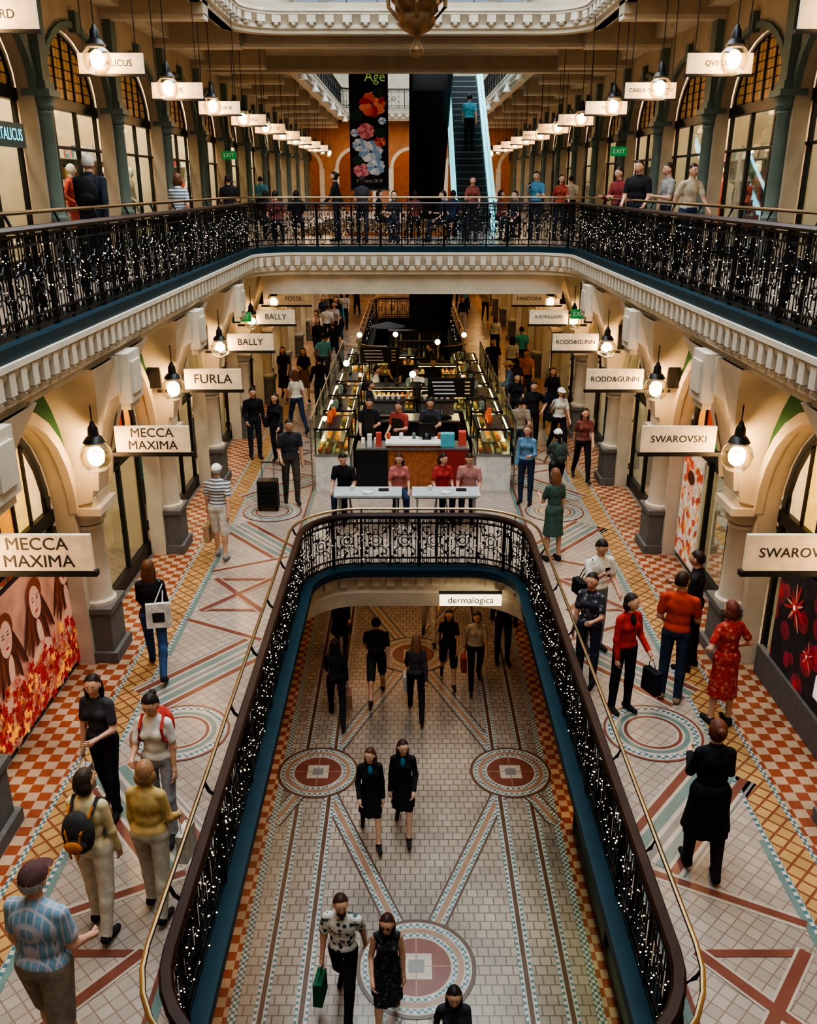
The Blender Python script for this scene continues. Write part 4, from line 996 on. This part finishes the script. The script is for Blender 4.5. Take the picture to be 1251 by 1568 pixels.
P1('woman_in_white_top_and_cap',3.7,21.1,190,h=1.7,sex='f',top=wh,bot=bk_,ex=('cap','shoulder'),exc=bk_,hs='long')
P1('man_in_black_shirt',3.1,21.5,180,h=1.75,top=bk_,bot=bk_,arms=('hip','down'),pose='stand')
P1('woman_in_black_jumpsuit',2.85,22.9,180,h=1.68,sex='f',top=bk_,bot=bk_,hs='pony')
P1('woman_in_denim_shirt',2.45,17.5,160,h=1.7,sex='f',top=(.12,.24,.36),sleeve=1,bot=nv,hs='long',hair=br,pose='stand',arms=('bent','down'))
P1('woman_in_white_cap',3.05,17.3,10,h=1.66,sex='f',top=(.08,.09,.08),bot=bk_,ex=('cap','backpack'),exc=(.05,.07,.06),hs='pony',pose='walk2')
P1('man_in_tan_hat',2.8,24.2,90,h=1.74,top=(.1,.16,.25),bot=nv,ex=('hat',),capc=(.45,.3,.15),pose='stand',sleeve=1,arms=('bent','carry'))
P1('man_in_orange_top',3.5,26.2,180,h=1.74,top=(.5,.18,.06),bot=nv)
P1('man_in_teal_shirt',3.9,30.5,20,h=1.75,top=(.05,.3,.32),bot=bk_)
P1('man_in_black_shirt',2.7,28.2,180,h=1.75,top=bk_)
P1('woman_in_dark_top',3.1,25.2,0,h=1.66,sex='f',top=(.05,.04,.05),hs='long',ex=('shoulder',),exc=br)
for x,y,s_,tp in ((-3.0,23.2,'f',wh),(-2.7,32,'m',bk_),(3.9,23.6,'f',bk_),(3.4,28.9,'f',wh),(2.6,20.0,'m',(.25,.2,.16)),(3.9,19.0,'f',(.2,.07,.06))):
    P1('shopper',x,y,random.choice((0,180,30)),h=1.7,sex=s_,top=tp,bot=random.choice((bk_,nv)),hs='long' if s_=='f' else 'short',hair=random.choice(((.02,.01,.01),br)))
for i,(x,tp,hr,sx,hsx) in enumerate(((-1.28,bk_,(.02,.015,.01),'m','short'),(-.20,(.45,.16,.15),(.05,.02,.015),'f','long'),(.66,(.38,.05,.05),(.02,.015,.01),'f','bob'),(1.22,(.42,.22,.20),(.03,.02,.01),'m','short'))):
    P1('seated_diner',x,16.78,180+(-12,8,15,-10)[i],h=1.7,sex=sx,top=tp,bot=nv,hair=hr,hs=hsx,pose='sit',arms=('carry','carry'),lean=.12,nod=.25,yaw=(.5,-.3,.5,.1)[i])
    put('stool',sm,(x+CX,16.78,L1))
for x,y,hd,tp in ((-.9,19.9,180,bk_),(.5,19.9,180,(.05,.05,.06)),(.95,21.95,90,bk_),(-.9,23.7,-90,wh),(.7,24.9,180,bk_),(-.4,26.2,200,(.06,.06,.07)),(-1.0,21.8,-90,bk_),(.2,23.6,180,wh),(.7,27.4,90,bk_),(-.2,19.6,150,(.3,.06,.05)),(0,25.2,170,bk_)):
    P1('stall_worker',x,y,hd,h=1.7,top=tp,bot=bk_,pose='stand',arms=('bent','carry'),ex=('apron',),exc=(.03,.03,.03),vox=.02)
random.seed(21)
PAL=[bk_,bk_,wh,nv,(.3,.1,.08),(.1,.3,.4),(.35,.28,.2),(.45,.4,.35),(.05,.05,.06),(.4,.1,.07)]
for i in range(20):
    s=random.choice((-1,1)); f=random.random()<.5
    P1('shopper',s*random.uniform(2.4,3.95),random.uniform(31,52),random.choice((0,180,170,10)),h=random.uniform(1.6,1.82),sex='f' if f else 'm',top=random.choice(PAL),bot=random.choice(PAL[:4]),hs='long' if f else 'short',hair=random.choice(((.02,.01,.01),br)),sleeve=random.choice((.5,1)),vox=.028)
# ---- ground
P0('man_in_floral_shirt',-.78,8.05,172,h=1.8,top=(.60,.58,.54),pat='floral',c2=(.03,.04,.05),c3=(.1,.14,.14),bot=bk_,hair=(.05,.02,.012),hs='beard',pose='walk',arms=('b','down'),ex=('bagR',),exc=(.02,.10,.05),yaw=.35,vox=.013)
P0('woman_in_dark_dress',-.25,7.85,182,h=1.7,sex='f',top=(.03,.03,.035),pat='floral',c2=(.14,.12,.12),c3=(.05,.05,.05),sleeve=0,bk='dress',hem=.5,hair=(.05,.02,.015),hs='long',pose='walk2',arms=('down','carry'),ex=('glasses',),shoe=(.2,.05,.03),yaw=-.2,vox=.013)
P0('woman_with_black_hair',.48,6.95,180,h=1.62,sex='f',top=(.04,.04,.05),sleeve=1,bot=bk_,hs='long')
P0('woman_in_black_blazer',-.58,11.05,185,h=1.68,sex='f',top=bk_,sleeve=1,bk='skirt',bot=bk_,hem=.56,hair=(.1,.03,.02),hs='long',arms=('down','carry'),pose='walk',ex=('collar',),exc=(.04,.2,.35),skin=3,yaw=-.4,vox=.013)
P0('woman_in_black_blazer',-.08,11.2,176,h=1.72,sex='f',top=bk_,sleeve=1,bk='skirt',bot=bk_,hem=.56,hair=(.04,.02,.015),hs='long',pose='walk',arms=('carry','down'),ex=('collar',),exc=(.04,.2,.35),skin=3,yaw=.35,vox=.013)
P0('woman_in_black_coat',-1.34,14.2,5,h=1.74,sex='f',top=bk_,sleeve=1,bot=bk_,hs='long',arms=('f','down'),ex=('bagR',),exc=(.3,.15,.1),pose='walk')
P0('man_with_backpack',-.62,15.0,0,h=1.78,top=bk_,bk='shorts',bot=(.04,.05,.04),ex=('backpack',),exc=bk_,pose='walk2')
P0('woman_with_long_hair',.14,14.4,0,h=1.7,sex='f',top=(.05,.05,.055),bot=bk_,hair=(.2,.09,.05),hs='long',sleeve=1,ex=('bagL',),exc=(.5,.5,.48))
P0('woman_in_dark_coat',-1.45,16.9,0,h=1.7,sex='f',top=bk_,sleeve=1,bk='coat',bot=bk_,hs='long')
P0('woman_in_black_shorts',.80,15.6,180,h=1.68,sex='f',top=bk_,bk='shorts',bot=bk_,hs='long',pose='walk')
P0('woman_in_white_blouse',1.34,15.45,182,h=1.7,sex='f',top=(.5,.46,.4),bot=bk_,hs='bob',ex=('bagR',),exc=(.5,.10,.03),pose='walk2')
P0('man_in_suit',1.98,16.4,180,h=1.8,top=bk_,sleeve=1,ex=('collar',),exc=wh,pose='stand')
P0('shopper_in_white_tee',.45,17.4,180,h=1.75,top=wh,bot=(.5,.45,.4))
# ---- level two
P2('man_with_grey_hair',-4.75,14.0,5,h=1.82,top=(.02,.025,.04),sleeve=1,hair=(.4,.38,.35),ex=('backpack',),exc=bk_,pose='stand',w=1.15)
P2('woman_in_striped_top',-4.3,17.5,10,h=1.62,sex='f',top=wh,pat='stripe',c2=(.05,.05,.07),hair=br,hs='bob')
P2('man_in_black_polo',4.5,18.4,150,h=1.85,top=bk_,pose='stand',arms=('carry','carry'),w=1.15)
P2('man_in_grey_tee',5.05,18.2,100,h=1.8,top=(.25,.25,.25),pose='stand',arms=('bent','down'))
P2('man_in_cream_tee',5.1,17.0,200,h=1.76,top=(.5,.42,.32),bk='shorts',bot=nv,pose='stand')
P2('man_in_red_and_black',4.5,20.0,120,h=1.75,top=(.2,.04,.04),pose='stand',sleeve=1,arms=('bent','bent'))
P2('woman_in_white_shirt',4.55,9.6,170,h=1.66,sex='f',top=wh,hs='long',pose='stand')
P2('shopper_with_phone',3.4,25.0,160,h=1.74,top=(.08,.2,.3),pose='stand',arms=('bent','phone'))
P2('woman_in_red_print',4.1,25.3,190,h=1.66,sex='f',top=(.35,.07,.05),hs='long',pose='stand')
P2('woman_in_black',-1.9,24.6,90,h=1.72,sex='f',top=bk_,hs='bun',pose='stand',sleeve=1)
P2('shopper',5.2,30,0,h=1.7,top=wh); P2('shopper',-5.2,33,0,h=1.7,top=(.1,.3,.4)); P2('shopper',-4.6,24,180,h=1.66,top=nv,sex='f',hs='long')
DP=[bk_,bk_,nv,(.05,.05,.06),(.1,.08,.07),(.3,.28,.25),(.2,.06,.05),(.06,.12,.16)]
for i in range(15):
    x=-4.4+i*.52+random.uniform(-.2,.2)
    if abs(x+1.9)<.4 or abs(x-3.4)<.4: continue
    P2('cafe_guest',x,23.3+(i*1.7)%3.2,random.choice((90,-90,180,0,130)),h=1.62,top=random.choice(DP),pose='sit' if i%6 else 'stand',sex=random.choice('mf'),hs=random.choice(('short','bob')),arms=('carry','bent'),vox=.026)
person('man_on_escalator',2.05,34.0,L2+(34-30.2)/8.6*5.4+.2,0,h=1.8,top=(.10,.35,.45),bot=bk_,pose='stand',w=1.1)
m=MB(); m.box((0,0,.36),(.42,.26,.58),BLACK,taper=.97)
for zz in (.2,.3,.4,.5): m.box((0,-.135,zz),(.34,.02,.02),IRON)
for x in (-.12,.12): m.tube([(x,.08,.6),(x,.08,1.0)],.01,GREY,n=5)
m.tube([(-.13,.08,1.0),(.13,.08,1.0)],.018,BLACK)
for x in (-.17,.17):
    for y in (-.09,.09): m.ell((x,y,.035),(.035,.02,.035),BLACK,8,6)
m.obj('suitcase',loc=(-2.98,17.1,L1+.012))
# ------------------------------------------------------------------ lights
def area(name,loc,sx,sy,e,c,rot=(0,0,0)):
    l=bpy.data.lights.new(name,'AREA'); l.shape='RECTANGLE'; l.size=sx; l.size_y=sy; l.energy=e; l.color=c
    o=bpy.data.objects.new(name,l); COL.objects.link(o); o.location=loc; o.rotation_euler=rot
area('skylight',(0,12,19.6),7,26,3100,(.84,.95,1)); area('skylight',(0,42,19.6),7,24,1700,(.84,.95,1))
for s in (-1,1):
    area('shop_ceiling_light',(s*6.2,28,L2-.35),1.2,58,1500,(1,.80,.55))
    area('shop_ceiling_light',(s*7.2,28,C3-.3),.9,58,2700,(1,.84,.62))
area('hall_fill_light',(0,18,L1-.84),3.0,6,50,(1,.64,.36))  # unseen fill lamps, added to brighten the ground floor
area('hall_fill_light',(2.9,7,2.38),.5,9,110,(1,.70,.32)); area('hall_fill_light',(-2.6,9,2.38),.4,12,30,(1,.74,.45))
area('hall_fill_light',(0,58.5,C3-.2),12,3,220,(1,.55,.22)); area('hall_fill_light',(0,52,SOF-.3),8,6,180,(1,.62,.32))  # more unseen fill, added to warm and brighten the far end
area('hall_fill_light',(0,53,C3-.25),9,2.2,90,(1,.6,.3))
W=bpy.data.worlds.new('world'); sc.world=W; W.use_nodes=True; bg=W.node_tree.nodes['Background']; bg.inputs[0].default_value=(.72,.86,1,1); bg.inputs[1].default_value=.3
# ------------------------------------------------------------------ camera
cd=bpy.data.cameras.new('camera'); cd.sensor_fit='VERTICAL'; cd.sensor_height=36; cd.lens=1855/2156*36; cd.clip_start=.05; cd.clip_end=300
co=bpy.data.objects.new('camera',cd); COL.objects.link(co); co.location=(CX,0,9.5); co.rotation_euler=(math.radians(90-20.35),0,0); sc.camera=co
sc.view_settings.view_transform='AgX'
try: sc.view_settings.look='AgX - High Contrast'
except Exception as e: print(e)
sc.view_settings.exposure=0.4
print('faces',sum(len(o.data.polygons) for o in bpy.data.objects if o.type=='MESH'))
